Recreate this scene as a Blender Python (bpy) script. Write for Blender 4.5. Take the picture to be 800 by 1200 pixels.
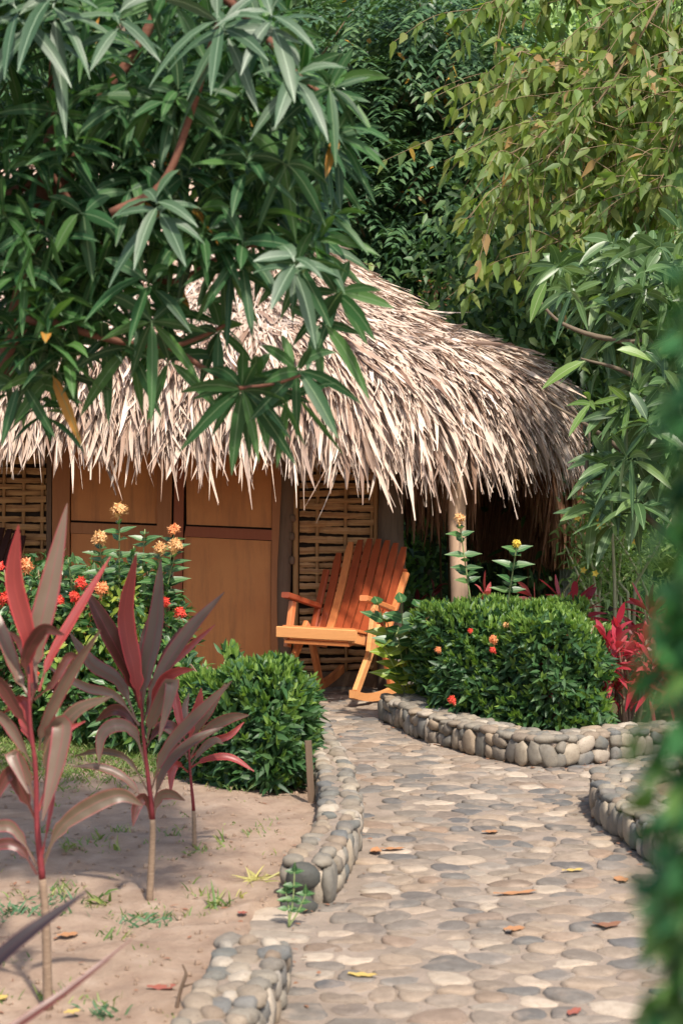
import bpy, math, random
import numpy as np
from mathutils import Vector
R = math.radians
rng = np.random.default_rng(7)
random.seed(7)
for o in list(bpy.data.objects): bpy.data.objects.remove(o)
scene = bpy.context.scene
COL = scene.collection

# ------------------------------------------------------------------ camera, sky, sun, exposure
FP, EYE, HOR = 2000.0, 1.5, 550.0        # focal length in photo pixels, eye height, horizon row
cam_d = bpy.data.cameras.new('camera'); cam = bpy.data.objects.new('camera', cam_d); COL.objects.link(cam)
cam.location = (0, 0, EYE); cam.rotation_euler = (R(90), 0, 0)
cam_d.sensor_width = 36; cam_d.lens = 60; cam_d.shift_y = -50/1200
cam_d.clip_start = 0.05; cam_d.clip_end = 500
cam_d.dof.use_dof = True; cam_d.dof.focus_distance = 10.6; cam_d.dof.aperture_fstop = 5.0
scene.camera = cam
SUN_EL, SUN_AZ = 54, 159
world = bpy.data.worlds.new('World'); scene.world = world; world.use_nodes = True
nt = world.node_tree; bg = nt.nodes['Background']
sky = nt.nodes.new('ShaderNodeTexSky'); sky.sky_type = 'NISHITA'; sky.sun_disc = False
sky.sun_elevation = R(SUN_EL); sky.sun_rotation = R(SUN_AZ); sky.dust_density = 2.5; sky.air_density = 1.0
nt.links.new(sky.outputs[0], bg.inputs[0]); bg.inputs[1].default_value = 0.135
sl = bpy.data.lights.new('sun', 'SUN'); sl.energy = 3.7; sl.angle = R(2.5); sl.color = (1.0, 0.92, 0.81)
sun = bpy.data.objects.new('sun', sl); COL.objects.link(sun)
sd = Vector((math.sin(R(SUN_AZ))*math.cos(R(SUN_EL)), math.cos(R(SUN_AZ))*math.cos(R(SUN_EL)), math.sin(R(SUN_EL))))
sun.rotation_euler = sd.to_track_quat('Z', 'Y').to_euler(); sun.location = (-3, -6, 12)
scene.view_settings.view_transform = 'Standard'; scene.view_settings.look = 'None'
scene.view_settings.exposure = 0.80; scene.view_settings.gamma = 1.0

# ------------------------------------------------------------------ helpers
def P(px, py, Y): return np.array([(px-400)/FP*Y, Y, EYE-(py-HOR)/FP*Y])
def G(px, py, z=0.0): return P(px, py, (EYE-z)*FP/(py-HOR))
def norm(a):
    a = np.asarray(a, float); n = np.linalg.norm(a, axis=-1, keepdims=True); n[n == 0] = 1
    return a/n
def rootloc(p):
    v = np.zeros(3)
    while p is not None: v += np.array(p.location); p = p.parent
    return v
def tag(o, label=None, cat=None, group=None, kind=None):
    if label: o['label'] = label
    if cat: o['category'] = cat
    if group: o['group'] = group
    if kind: o['kind'] = kind
    return o
def empty(name, loc, label, cat, group=None, rz=0):
    o = bpy.data.objects.new(name, None); COL.objects.link(o); o.location = tuple(float(c) for c in loc)
    o.rotation_euler = (0, 0, rz); o.empty_display_size = 0.1
    return tag(o, label, cat, group)
def mkmesh(name, V, loops, sizes, mat, parent=None, smooth=True, uv=None, loc=None):
    V = np.asarray(V, np.float64).copy(); loops = np.asarray(loops, np.int32); sizes = np.asarray(sizes, np.int32)
    base = rootloc(parent) if parent is not None else (np.array(loc, float) if loc is not None else np.zeros(3))
    V -= base
    me = bpy.data.meshes.new(name)
    me.vertices.add(len(V)); me.vertices.foreach_set('co', V.astype(np.float32).ravel())
    me.loops.add(len(loops)); me.loops.foreach_set('vertex_index', loops)
    me.polygons.add(len(sizes)); st = np.zeros(len(sizes), np.int32); st[1:] = np.cumsum(sizes)[:-1]
    me.polygons.foreach_set('loop_start', st)
    if uv is not None:
        ul = me.uv_layers.new(name='UVMap'); ul.data.foreach_set('uv', np.asarray(uv, np.float32)[loops].ravel())
    me.update(calc_edges=True)
    me.polygons.foreach_set('use_smooth', np.full(len(sizes), bool(smooth)))
    me.materials.append(mat)
    o = bpy.data.objects.new(name, me); COL.objects.link(o)
    if parent is not None: o.parent = parent
    elif loc is not None: o.location = tuple(float(c) for c in loc)
    return o

class MB:
    """collects polygons of one mesh"""
    def __init__(s): s.V = []; s.F = []; s.n = 0; s.UV = []
    def add(s, V, F, uv=None):
        V = np.asarray(V, float); s.V.append(V); s.F += [[i+s.n for i in f] for f in F]; s.n += len(V)
        s.UV.append(np.zeros((len(V), 2)) if uv is None else np.asarray(uv, float)); return s
    def box(s, c, size, rot=None):
        x, y, z = [d/2 for d in size]
        V = np.array([[a*x, b*y, d*z] for a in (-1, 1) for b in (-1, 1) for d in (-1, 1)])
        if rot is not None: V = V @ np.array(rot).T
        return s.add(V+np.array(c), [(0,1,3,2),(4,6,7,5),(0,4,5,1),(2,3,7,6),(0,2,6,4),(1,5,7,3)])
    def bar(s, a, b, w, t, side=(1, 0, 0), bev=0.15):
        """bar from a to b, w along side, t across, chamfered edges"""
        a = np.array(a, float); b = np.array(b, float); d = norm(b-a); sx = np.array(side, float)
        sx = norm(sx-d*(sx@d)); ny = np.cross(d, sx); c = min(w, t)*bev; ring = []
        for u, v in ((-1,-1),(1,-1),(1,1),(-1,1)):
            p = np.array([u*w/2, v*t/2]); q1 = p-np.array([u*c, 0]); q2 = p-np.array([0, v*c])
            ring += ([q1, q2] if u*v > 0 else [q2, q1])
        ring = [ring[i] for i in range(8)]
        ang = [math.atan2(q[1], q[0]) for q in ring]; ring = [q for _, q in sorted(zip(ang, ring), key=lambda k: k[0])]
        V = []
        for e in (a, b):
            for q in ring: V.append(e+sx*q[0]+ny*q[1])
        F = [(i, (i+1) % 8, 8+(i+1) % 8, 8+i) for i in range(8)]+[tuple(range(7, -1, -1)), tuple(range(8, 16))]
        return s.add(V, F)
    def tube(s, pts, rad, seg=8, wob=0.0):
        pts = np.array(pts, float); n = len(pts); rad = np.broadcast_to(np.asarray(rad, float), (n,)) if np.ndim(rad) == 0 else np.interp(np.linspace(0, 1, n), np.linspace(0, 1, len(rad)), rad)
        V = []; ref = np.array([0.3, 0.9, 0.2])
        for i in range(n):
            d = norm(pts[min(i+1, n-1)]-pts[max(i-1, 0)])
            a = norm(np.cross(d, ref)); b = np.cross(d, a)
            for k in range(seg):
                t = 2*math.pi*k/seg; r = rad[i]*(1+wob*rng.uniform(-1, 1))
                V.append(pts[i]+r*(a*math.cos(t)+b*math.sin(t)))
        F = [(i*seg+k, i*seg+(k+1) % seg, (i+1)*seg+(k+1) % seg, (i+1)*seg+k) for i in range(n-1) for k in range(seg)]
        F += [tuple(range(seg-1, -1, -1)), tuple(range((n-1)*seg, n*seg))]
        return s.add(V, F)
    def build(s, name, mat, parent=None, smooth=False, loc=None, uv=False):
        V = np.concatenate(s.V); loops = [i for f in s.F for i in f]; sizes = [len(f) for f in s.F]
        return mkmesh(name, V, loops, sizes, mat, parent, smooth, np.concatenate(s.UV) if uv else None, loc)

def curve(pts, n=8):
    """smooth polyline through pts"""
    pts = np.array(pts, float); out = []
    Q = np.vstack([2*pts[0]-pts[1], pts, 2*pts[-1]-pts[-2]])
    for i in range(1, len(Q)-2):
        for k in range(n):
            t = k/n
            out.append(0.5*((2*Q[i])+(-Q[i-1]+Q[i+1])*t+(2*Q[i-1]-5*Q[i]+4*Q[i+1]-Q[i+2])*t*t+(-Q[i-1]+3*Q[i]-3*Q[i+1]+Q[i+2])*t**3))
    out.append(pts[-1]); return np.array(out)

def lance(us, ws, fold=0.25, wave=0.0):
    V = []; F = []; rows = []
    for i, (u, w) in enumerate(zip(us, ws)):
        if w <= 0.001: rows.append([len(V)]); V.append((u, 0, 0))
        else:
            rows.append([len(V), len(V)+1, len(V)+2]); q = wave*(1 if i % 2 else -1)
            V += [(u, -w, fold*w+q), (u, 0, 0), (u, w, fold*w-q)]
    for a, b in zip(rows, rows[1:]):
        if len(a) == 3 and len(b) == 3: F += [(a[0], a[1], b[1], b[0]), (a[1], a[2], b[2], b[1])]
        elif len(a) == 1 and len(b) == 3: F += [(a[0], b[1], b[0]), (a[0], b[2], b[1])]
        elif len(a) == 3 and len(b) == 1: F += [(a[0], a[1], b[0]), (a[1], a[2], b[0])]
    return np.array(V, float), F
T_DIA = (np.array([(0,0,0),(.4,1,.3),(1,0,0),(.4,-1,.3)], float), [(0,1,2),(0,2,3)])
T_OV = lance([0,.3,.65,1], [0,1,.75,0], .3)
T_MANGO = lance([0,.07,.18,.38,.6,.8,.93,1], [.05,.2,.68,1,.98,.66,.26,0], .24, .05)
T_HEART = lance([0,.05,.3,.6,1], [.0,.6,1,.62,0], .2)
T_STRAP = lance([0,.2,.45,.7,.88,1], [.6,1,.9,.85,.5,.08], .40, .25)
T_BLADE = lance([0,.35,.7,1], [1,.9,.55,0], .3)

class LB:
    """many leaves of one mesh"""
    def __init__(s): s.a = []
    def add(s, pos, d, n, L, W, droop=0.2):
        pos = np.atleast_2d(pos); k = len(pos)
        f = lambda x, m: np.broadcast_to(np.asarray(x, float), (k, m)) if m > 1 else np.broadcast_to(np.asarray(x, float), (k,))
        s.a.append((pos, f(d, 3), f(n, 3), f(L, 1), f(W, 1), f(droop, 1))); return s
    def count(s): return sum(len(x[0]) for x in s.a)
    def build(s, name, tmpl, mat, parent=None, loc=None, smooth=True, curl=.05):
        pos, d, n, L, W, dr = [np.concatenate([x[i] for x in s.a]) for i in range(6)]
        d = norm(d); n = norm(n-d*np.sum(n*d, 1, keepdims=True)); sd_ = np.cross(d, n)
        T, F = tmpl; N = len(pos); k = len(T)
        u, v, w = T[:, 0], T[:, 1], T[:, 2]
        V = pos[:, None]+d[:, None]*(u[None, :, None]*L[:, None, None])+sd_[:, None]*(v[None, :, None]*W[:, None, None]/2)+n[:, None]*(w[None, :, None]*W[:, None, None]/2)
        cu = rng.normal(0, curl, N)*L; V += sd_[:, None]*(cu[:, None]*(u**2)[None, :])[:, :, None]
        V[:, :, 2] -= dr[:, None]*L[:, None]*(u**2)[None, :]
        V = V.reshape(-1, 3); fl = np.array([i for f in F for i in f]); fs = np.array([len(f) for f in F])
        loops = (fl[None]+(np.arange(N)*k)[:, None]).ravel(); sizes = np.tile(fs, N)
        uv = np.tile(np.stack([u, v*.5+.5], 1), (N, 1))
        return mkmesh(name, V, loops, sizes, mat, parent, smooth, uv, loc)

def rvec(n, s=1.0): return rng.normal(0, s, (n, 3))
def whorl(lb, c, axis, n, L, W, lo=35, hi=100, droop=(.2, .5), jit=.03):
    axis = norm(axis); a = norm(np.cross(axis, [0.31, 0.2, 0.9])); b = np.cross(axis, a)
    t = np.arange(n)*2.39996+rng.uniform(0, 6); ph = np.radians(np.linspace(lo, hi, n)+rng.uniform(-12, 12, n))
    d = axis*np.cos(ph)[:, None]+(a*np.cos(t)[:, None]+b*np.sin(t)[:, None])*np.sin(ph)[:, None]
    nn = axis*np.sin(ph)[:, None]-(a*np.cos(t)[:, None]+b*np.sin(t)[:, None])*np.cos(ph)[:, None]+rvec(n, .25)
    pos = np.array(c)-axis*np.linspace(0, jit*2, n)[:, None]
    sc = rng.uniform(.75, 1.15, n)
    lb.add(pos, d, nn, L*sc, W*sc*rng.uniform(.85, 1.1, n), rng.uniform(*droop, n))

# ------------------------------------------------------------------ materials
def new_mat(name):
    m = bpy.data.materials.new(name); m.use_nodes = True; t = m.node_tree
    return m, t, t.nodes['Principled BSDF']
def nd(t, typ, **kw):
    n = t.nodes.new(typ)
    for k, v in kw.items(): setattr(n, k, v)
    return n
def ramp(t, cols, fac, interp='LINEAR'):
    r = nd(t, 'ShaderNodeValToRGB'); r.color_ramp.interpolation = interp; e = r.color_ramp.elements
    pos = [c[3] if len(c) > 3 else i/(len(cols)-1) for i, c in enumerate(cols)]
    while len(e) < len(cols): e.new(.5)
    for i, c in enumerate(cols): e[i].position = pos[i]
    for i, c in enumerate(cols): e[i].color = (c[0], c[1], c[2], 1)
    t.links.new(fac, r.inputs[0]); return r.outputs[0]
def mix(t, fac, a, b, mode='MIX'):
    m = nd(t, 'ShaderNodeMix', data_type='RGBA', blend_type=mode)
    for s, v in ((m.inputs[0], fac), (m.inputs[6], a), (m.inputs[7], b)):
        if hasattr(v, 'is_linked') or isinstance(v, bpy.types.NodeSocket): t.links.new(v, s)
        elif isinstance(v, (int, float)): s.default_value = v
        else: s.default_value = (*v[:3], 1)
    return m.outputs[2]
def mth(t, op, a, b=None, c=None, clamp=False):
    m = nd(t, 'ShaderNodeMath', operation=op, use_clamp=clamp)
    for s, v in zip(m.inputs, (a, b, c)):
        if v is None: continue
        if isinstance(v, bpy.types.NodeSocket): t.links.new(v, s)
        else: s.default_value = v
    return m.outputs[0]
def noise(t, scale, detail=4, rough=.55, vec=None, stretch=None, dist=0.0):
    n = nd(t, 'ShaderNodeTexNoise'); n.inputs['Scale'].default_value = scale; n.inputs['Detail'].default_value = detail
    n.inputs['Roughness'].default_value = rough; n.inputs['Distortion'].default_value = dist
    if vec is None: vec = nd(t, 'ShaderNodeTexCoord').outputs['Object']
    if stretch:
        mp = nd(t, 'ShaderNodeMapping'); mp.inputs['Scale'].default_value = stretch; t.links.new(vec, mp.inputs[0]); vec = mp.outputs[0]
    t.links.new(vec, n.inputs['Vector']); return n.outputs['Fac']
def bump(t, h, bsdf, strength=.5, dist=.01):
    b = nd(t, 'ShaderNodeBump'); b.inputs['Strength'].default_value = strength; b.inputs['Distance'].default_value = dist
    t.links.new(h, b.inputs['Height']); t.links.new(b.outputs[0], bsdf.inputs['Normal'])
def isl(t): return nd(t, 'ShaderNodeNewGeometry').outputs['Random Per Island']

def leaf_mat(name, cols, rough=.42, trans=.25, rib=None, rib_w=.035, spec=.5, tcol=None, margin=None, vein=0.0, old=None):
    m, t, b = new_mat(name)
    if cols[0][1] > cols[0][0]*1.02: cols = [(q[0]*1.03, q[1]*1.08, q[2]*.80) for q in cols]
    c = ramp(t, cols, isl(t))
    nz = noise(t, 2.2, 3); c = mix(t, mth(t, 'MULTIPLY', nz, .5), c, mix(t, 1.0, c, (.62, .72, .66), 'MULTIPLY'))
    if old: # a few yellowed leaves
        f = mth(t, 'GREATER_THAN', mth(t, 'FRACT', mth(t, 'MULTIPLY', isl(t), 37.7)), 1-old[3]); c = mix(t, f, c, old[:3])
    if rib or margin or vein:
        uv = nd(t, 'ShaderNodeTexCoord').outputs['UV']; sp = nd(t, 'ShaderNodeSeparateXYZ'); t.links.new(uv, sp.inputs[0])
        v = mth(t, 'ABSOLUTE', mth(t, 'SUBTRACT', sp.outputs[1], .5))
        if vein:
            w = mth(t, 'SINE', mth(t, 'MULTIPLY', mth(t, 'SUBTRACT', sp.outputs[0], mth(t, 'MULTIPLY', v, .35)), 120))
            f = mth(t, 'MULTIPLY', mth(t, 'GREATER_THAN', w, .8), vein); c = mix(t, f, c, rib or (.3, .4, .2))
        if margin:
            mr = nd(t, 'ShaderNodeMapRange'); mr.inputs[1].default_value = .38; mr.inputs[2].default_value = .5; t.links.new(v, mr.inputs[0]); c = mix(t, mr.outputs[0], c, margin)
        if rib: c = mix(t, mth(t, 'MULTIPLY', mth(t, 'LESS_THAN', v, rib_w), .8), c, rib)
    t.links.new(c, b.inputs['Base Color']); b.inputs['Roughness'].default_value = rough
    b.inputs['Specular IOR Level'].default_value = spec
    if trans > 0:
        tr = nd(t, 'ShaderNodeBsdfTranslucent'); mx = nd(t, 'ShaderNodeMixShader'); mx.inputs[0].default_value = trans
        t.links.new(mix(t, 1.0, c, tcol or (1.5, 1.6, .7), 'MULTIPLY') , tr.inputs[0])
        out = t.nodes['Material Output']
        t.links.new(b.outputs[0], mx.inputs[1]); t.links.new(tr.outputs[0], mx.inputs[2]); t.links.new(mx.outputs[0], out.inputs[0])
    return m

def wood_mat(name, cols, rough=.55, axis=(1, 1, 12), sc=6, bmp=.3, spec=.3, coat=0):
    m, t, b = new_mat(name)
    n1 = noise(t, sc, 6, .6, stretch=axis, dist=.4); n2 = noise(t, 3, 3)
    c = ramp(t, cols, n1); c = mix(t, mth(t, 'MULTIPLY', n2, .5), c, mix(t, 1.0, c, (.6, .55, .5), 'MULTIPLY'))
    t.links.new(c, b.inputs['Base Color']); b.inputs['Roughness'].default_value = rough; b.inputs['Specular IOR Level'].default_value = spec
    b.inputs['Coat Weight'].default_value = coat; b.inputs['Coat Roughness'].default_value = .25
    bump(t, n1, b, bmp, .004); return m

def thatch_mat(name, cols, trans=.12):
    m, t, b = new_mat(name); r = isl(t); c = ramp(t, cols, r)
    n1 = noise(t, 9, 4); n3 = noise(t, 1.1, 3)
    c = mix(t, mth(t, 'MULTIPLY', n1, .7), c, mix(t, 1.0, c, (.62, .48, .40), 'MULTIPLY'))
    c = mix(t, mth(t, 'MULTIPLY', n3, .35), c, mix(t, 1.0, c, (.80, .70, .60), 'MULTIPLY'))
    uv = nd(t, 'ShaderNodeTexCoord').outputs['UV']; fib = noise(t, 14, 2, vec=uv, stretch=(.3, 2.5, 1))
    c = mix(t, mth(t, 'MULTIPLY', mth(t, 'GREATER_THAN', fib, .6), .3), c, mix(t, 1.0, c, (.6, .5, .42), 'MULTIPLY'))
    t.links.new(c, b.inputs['Base Color']); b.inputs['Roughness'].default_value = .7; b.inputs['Specular IOR Level'].default_value = .25
    tr = nd(t, 'ShaderNodeBsdfTranslucent'); mx = nd(t, 'ShaderNodeMixShader'); mx.inputs[0].default_value = trans
    t.links.new(c, tr.inputs[0]); t.links.new(b.outputs[0], mx.inputs[1]); t.links.new(tr.outputs[0], mx.inputs[2]); t.links.new(mx.outputs[0], t.nodes['Material Output'].inputs[0])
    return m

def stone_mat(name, cols, rough=.75, patina=(.35, .28, .2)):
    m, t, b = new_mat(name); c = ramp(t, cols, isl(t), 'CONSTANT' if False else 'LINEAR')
    co = nd(t, 'ShaderNodeTexCoord').outputs['Object']
    n1 = noise(t, 26, 6, .65, co); n2 = noise(t, 7, 4, .6, co); n3 = noise(t, 120, 3, .6, co)
    c = mix(t, mth(t, 'MULTIPLY', n1, .95), c, mix(t, 1.0, c, (.42, .38, .35), 'MULTIPLY'))
    c = mix(t, mth(t, 'MULTIPLY', mth(t, 'SUBTRACT', n2, .53, clamp=True), 2.6, clamp=True), c, patina)
    c = mix(t, mth(t, 'MULTIPLY', mth(t, 'GREATER_THAN', n3, .62), .45), c, mix(t, 1.0, c, (.55, .5, .46), 'MULTIPLY'))
    t.links.new(c, b.inputs['Base Color']); b.inputs['Roughness'].default_value = rough; b.inputs['Specular IOR Level'].default_value = .3
    bump(t, mth(t, 'ADD', n1, mth(t, 'MULTIPLY', n3, .4)), b, .5, .006); return m

def ground_mat():
    m, t, b = new_mat('garden_ground'); co = nd(t, 'ShaderNodeTexCoord').outputs['Object']
    n1 = noise(t, .9, 5, .6, co); n2 = noise(t, 9, 6, .65, co); n3 = noise(t, 60, 5, .7, co); n4 = noise(t, 240, 3, .7, co)
    sand = ramp(t, [(.25,.165,.115,.3), (.37,.265,.19,.55), (.46,.35,.265,.75)], n2)
    sand = mix(t, mth(t, 'MULTIPLY', n1, .5), sand, (.34, .25, .19))
    grit = mth(t, 'GREATER_THAN', n3, .66); sand = mix(t, mth(t, 'MULTIPLY', grit, .6), sand, (.17, .115, .08)); damp = noise(t, 2.6, 5, .7, co); sand = mix(t, mth(t, 'MULTIPLY', mth(t, 'SUBTRACT', damp, .52, clamp=True), 3.0, clamp=True), sand, (.22, .15, .105))
    speck = mth(t, 'GREATER_THAN', n4, .68); sand = mix(t, mth(t, 'MULTIPLY', speck, .5), sand, (.62, .52, .42))
    sp = nd(t, 'ShaderNodeSeparateXYZ'); t.links.new(co, sp.inputs[0])
    mr = nd(t, 'ShaderNodeMapRange'); mr.inputs[1].default_value = 8.2; mr.inputs[2].default_value = 9.2
    t.links.new(mth(t, 'ADD', sp.outputs[1], mth(t, 'MULTIPLY', mth(t, 'SUBTRACT', n2, .5), 1.5)), mr.inputs[0])
    moss = ramp(t, [(.05,.06,.025), (.10,.09,.045), (.06,.09,.03)], n2)
    c = mix(t, mr.outputs[0], sand, moss)
    t.links.new(c, b.inputs['Base Color']); b.inputs['Roughness'].default_value = .95; b.inputs['Specular IOR Level'].default_value = .15
    bump(t, mth(t, 'ADD', mth(t, 'MULTIPLY', n3, .6), mth(t, 'ADD', n2, mth(t, 'MULTIPLY', n4, .25))), b, .9, .014); return m

M = {}
M['ground'] = ground_mat()
M['cobble'] = stone_mat('cobble_stone', [(.13,.13,.128), (.28,.235,.185), (.37,.29,.215), (.165,.16,.15), (.30,.235,.175), (.135,.135,.135), (.54,.45,.35), (.32,.23,.165), (.18,.17,.155), (.26,.22,.18), (.41,.32,.235), (.23,.17,.125), (.48,.40,.31), (.15,.148,.142), (.34,.28,.22)], .72, (.40,.31,.235))
M['kerb_stone'] = stone_mat('kerb_stone', [(.15,.155,.145), (.30,.265,.21), (.21,.195,.165), (.44,.38,.29), (.27,.21,.155), (.17,.175,.16), (.37,.29,.205), (.16,.165,.16), (.52,.45,.36), (.25,.215,.17)], .8, (.27,.22,.16))
M['dark_stone'] = stone_mat('dark_round_stone', [(.075,.08,.07), (.09,.09,.08)], .7, (.14,.12,.09))
def mortar():
    m, t, b = new_mat('mortar'); co = nd(t, 'ShaderNodeTexCoord').outputs['Object']
    n1 = noise(t, 5, 5, .6, co); n2 = noise(t, 70, 4, .7, co)
    c = ramp(t, [(.18,.14,.105,.3), (.28,.22,.17,.6), (.34,.27,.21,.8)], n1); c = mix(t, mth(t, 'MULTIPLY', mth(t, 'GREATER_THAN', n2, .6), .4), c, (.24,.18,.14))
    t.links.new(c, b.inputs['Base Color']); b.inputs['Roughness'].default_value = .95; bump(t, n2, b, .8, .008); return m
M['mortar'] = mortar()
M['thatch'] = thatch_mat('palm_thatch', [(.56,.42,.33), (.82,.71,.61), (.42,.30,.23), (.72,.59,.49), (.88,.80,.71), (.26,.17,.12), (.60,.49,.41), (.80,.72,.64), (.24,.15,.11), (.68,.56,.47), (.50,.44,.38), (.76,.66,.56)])
M['old_shaded_thatch'] = thatch_mat('shaded_brown_thatch', [(.40,.20,.12), (.60,.36,.23), (.26,.13,.08), (.50,.29,.18)], .3)  # older leaves, with the shade inside the eave put into their colour
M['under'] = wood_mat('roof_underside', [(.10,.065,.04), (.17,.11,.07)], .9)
M['leaf_mango'] = leaf_mat('mango_leaf', [(.016,.060,.026), (.030,.090,.036), (.012,.045,.022), (.045,.115,.040), (.07,.15,.045)], .50, .25, rib=(.16,.24,.12), vein=.14, spec=.3, old=(.42,.20,.04,.006))
M['leaf_mango_dull'] = leaf_mat('mango_leaf_front', [(.036,.080,.046), (.055,.100,.060), (.028,.066,.038)], .48, .15, rib=(.22,.30,.20), vein=.16, spec=.5)
M['leaf_mango_light'] = leaf_mat('mango_leaf_far', [(.060,.115,.050), (.10,.165,.070), (.040,.085,.042), (.15,.22,.085)], .38, .28, rib=(.2,.3,.14), vein=.1, spec=.5)
M['leaf_pinnate'] = leaf_mat('pinnate_leaf', [(.050,.11,.058), (.080,.15,.082), (.034,.075,.045), (.13,.20,.10)], .45, .2, old=(.40,.22,.03,.008))
M['leaf_olive'] = leaf_mat('olive_leaf', [(.14,.20,.055), (.21,.27,.08), (.09,.15,.05), (.28,.29,.10), (.15,.23,.08)], .5, .5, old=(.38,.24,.10,.04))
M['leaf_far'] = leaf_mat('far_leaf', [(.055,.12,.050), (.10,.18,.065), (.038,.085,.04), (.19,.25,.08)], .5, .3)
M['leaf_pale'] = leaf_mat('pale_far_leaf', [(.22,.32,.14), (.34,.44,.22), (.15,.24,.10)], .5, .35)
M['leaf_dark'] = leaf_mat('dark_far_leaf', [(.040,.090,.040), (.075,.135,.055), (.025,.058,.028), (.11,.17,.07)], .5, .2)
M['leaf_hedge'] = leaf_mat('hedge_leaf', [(.034,.088,.040), (.058,.125,.052), (.022,.062,.032), (.095,.165,.065)], .48, .25, spec=.4)
M['leaf_tip'] = leaf_mat('young_hedge_leaf', [(.13,.23,.06), (.22,.31,.08), (.09,.18,.05)], .45, .35)
M['leaf_bush'] = leaf_mat('bush_leaf', [(.040,.105,.045), (.075,.160,.060), (.025,.070,.036), (.15,.24,.06)], .38, .28, rib=(.2,.3,.12))
M['leaf_yellow'] = leaf_mat('yellow_green_leaf', [(.25,.32,.06), (.36,.38,.08), (.14,.24,.06)], .4, .4, rib=(.4,.45,.2))
M['leaf_fresh'] = leaf_mat('fresh_mango_leaf', [(.13,.22,.06), (.18,.27,.07)], .42, .35, rib=(.3,.38,.18), vein=.1)
M['leaf_vine'] = leaf_mat('vine_leaf', [(.035,.15,.062), (.06,.20,.075), (.024,.10,.05), (.13,.22,.06), (.05,.18,.068)], .6, .3)
M['grass'] = leaf_mat('grass_blade', [(.10,.17,.045), (.17,.23,.07), (.07,.13,.04), (.30,.30,.13)], .55, .3)
M['weed'] = leaf_mat('weed_blade', [(.09,.16,.06), (.16,.23,.08), (.32,.31,.14)], .55, .3)
M['bluegrass'] = leaf_mat('blue_green_weed', [(.07,.15,.10), (.10,.19,.12)], .6, .25)
M['straw'] = leaf_mat('yellow_straw', [(.55,.48,.16), (.45,.42,.15), (.6,.5,.22)], .6, .3)
def cordy(name, cols, margin, rib):
    return leaf_mat(name, cols, .40, .12, rib=rib, rib_w=.018, margin=margin, spec=.45, tcol=(1.6, .9, .8))
M['cordy_grey'] = cordy('cordyline_grey', [(.125,.080,.052), (.165,.115,.078), (.095,.052,.038)], (.28,.035,.05), (.24,.05,.06))
M['cordy_red'] = cordy('cordyline_red', [(.32,.050,.045), (.23,.042,.038)], (.52,.06,.065), (.34,.06,.05))
M['cordy_dark'] = cordy('cordyline_dark', [(.080,.026,.018), (.10,.034,.022)], (.22,.03,.04), (.2,.04,.05))
M['cordy_olive'] = cordy('cordyline_olive', [(.12,.085,.05), (.10,.07,.045)], (.26,.09,.07), (.25,.09,.08))
M['cordy_black'] = cordy('cordyline_blackish', [(.02,.014,.016), (.025,.014,.016)], (.06,.015,.02), (.06,.02,.02))
M['leaf_red'] = leaf_mat('bright_red_leaf', [(.46,.03,.055), (.34,.02,.045), (.52,.07,.09), (.24,.02,.04)], .4, .35, tcol=(1.4, .7, .8))
M['leaf_wine'] = leaf_mat('wine_red_leaf', [(.34,.045,.05), (.22,.03,.04), (.45,.10,.09)], .42, .25, tcol=(1.4, .8, .8))
M['leaf_coral'] = leaf_mat('coral_leaf', [(.50,.12,.10), (.42,.07,.07), (.35,.16,.10)], .42, .3, tcol=(1.4, .8, .8))
M['stem_red'] = wood_mat('cordyline_stalk_red', [(.13,.022,.024), (.26,.038,.045)], .6)
M['stem_brown'] = wood_mat('cordyline_stem', [(.14,.09,.06), (.36,.26,.18)], .85, axis=(.6,.6,2.2), sc=60, bmp=.9)
M['bark_red'] = wood_mat('mango_bark', [(.10,.045,.03), (.24,.10,.06)], .8, sc=12)
M['bark'] = wood_mat('grey_bark', [(.09,.07,.05), (.22,.17,.12)], .9, sc=10)
M['twig'] = wood_mat('twig', [(.16,.12,.07), (.28,.20,.11)], .8)
M['stem_green'] = wood_mat('green_stem', [(.16,.22,.08), (.26,.30,.12)], .6)
M['stem_pale'] = wood_mat('pale_stem', [(.42,.44,.26), (.55,.52,.34)], .6)
M['flower_orange'] = leaf_mat('ixora_orange', [(.90,.30,.10), (.85,.42,.18), (.92,.22,.08)], .5, .3, tcol=(1, 1, 1))
M['flower_red'] = leaf_mat('ixora_red', [(.85,.09,.05), (.80,.05,.04), (.9,.16,.07)], .5, .3, tcol=(1, 1, 1))
M['flower_pale'] = leaf_mat('ixora_pale_orange', [(.88,.55,.28), (.85,.45,.18), (.75,.50,.20)], .5, .3, tcol=(1, 1, 1))
M['flower_yellow'] = leaf_mat('yellow_flower', [(.9,.70,.12), (.9,.62,.08)], .5, .3, tcol=(1, 1, 1))
M['flower_white'] = leaf_mat('white_flower', [(.8,.78,.7), (.85,.8,.75)], .5, .3, tcol=(1, 1, 1))
M['dry_orange'] = leaf_mat('dry_leaf_orange', [(.36,.15,.06), (.42,.20,.09)], .8, .0, rib=(.3,.16,.08))
M['dry_brown'] = leaf_mat('dry_leaf_brown', [(.24,.11,.06), (.28,.12,.07)], .6, .1, rib=(.3,.2,.1))
M['dry_yellow'] = leaf_mat('dry_leaf_yellow', [(.52,.34,.09), (.48,.33,.10)], .8, .0, rib=(.5,.4,.1))
M['dry_red'] = leaf_mat('dry_leaf_red', [(.30,.08,.05), (.28,.08,.05)], .8, .0, rib=(.3,.1,.1))
M['chair'] = wood_mat('varnished_orange_wood', [(.50,.13,.045), (.68,.24,.08), (.40,.09,.035)], .36, axis=(1, 1, .15), sc=30, coat=.3)
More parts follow.
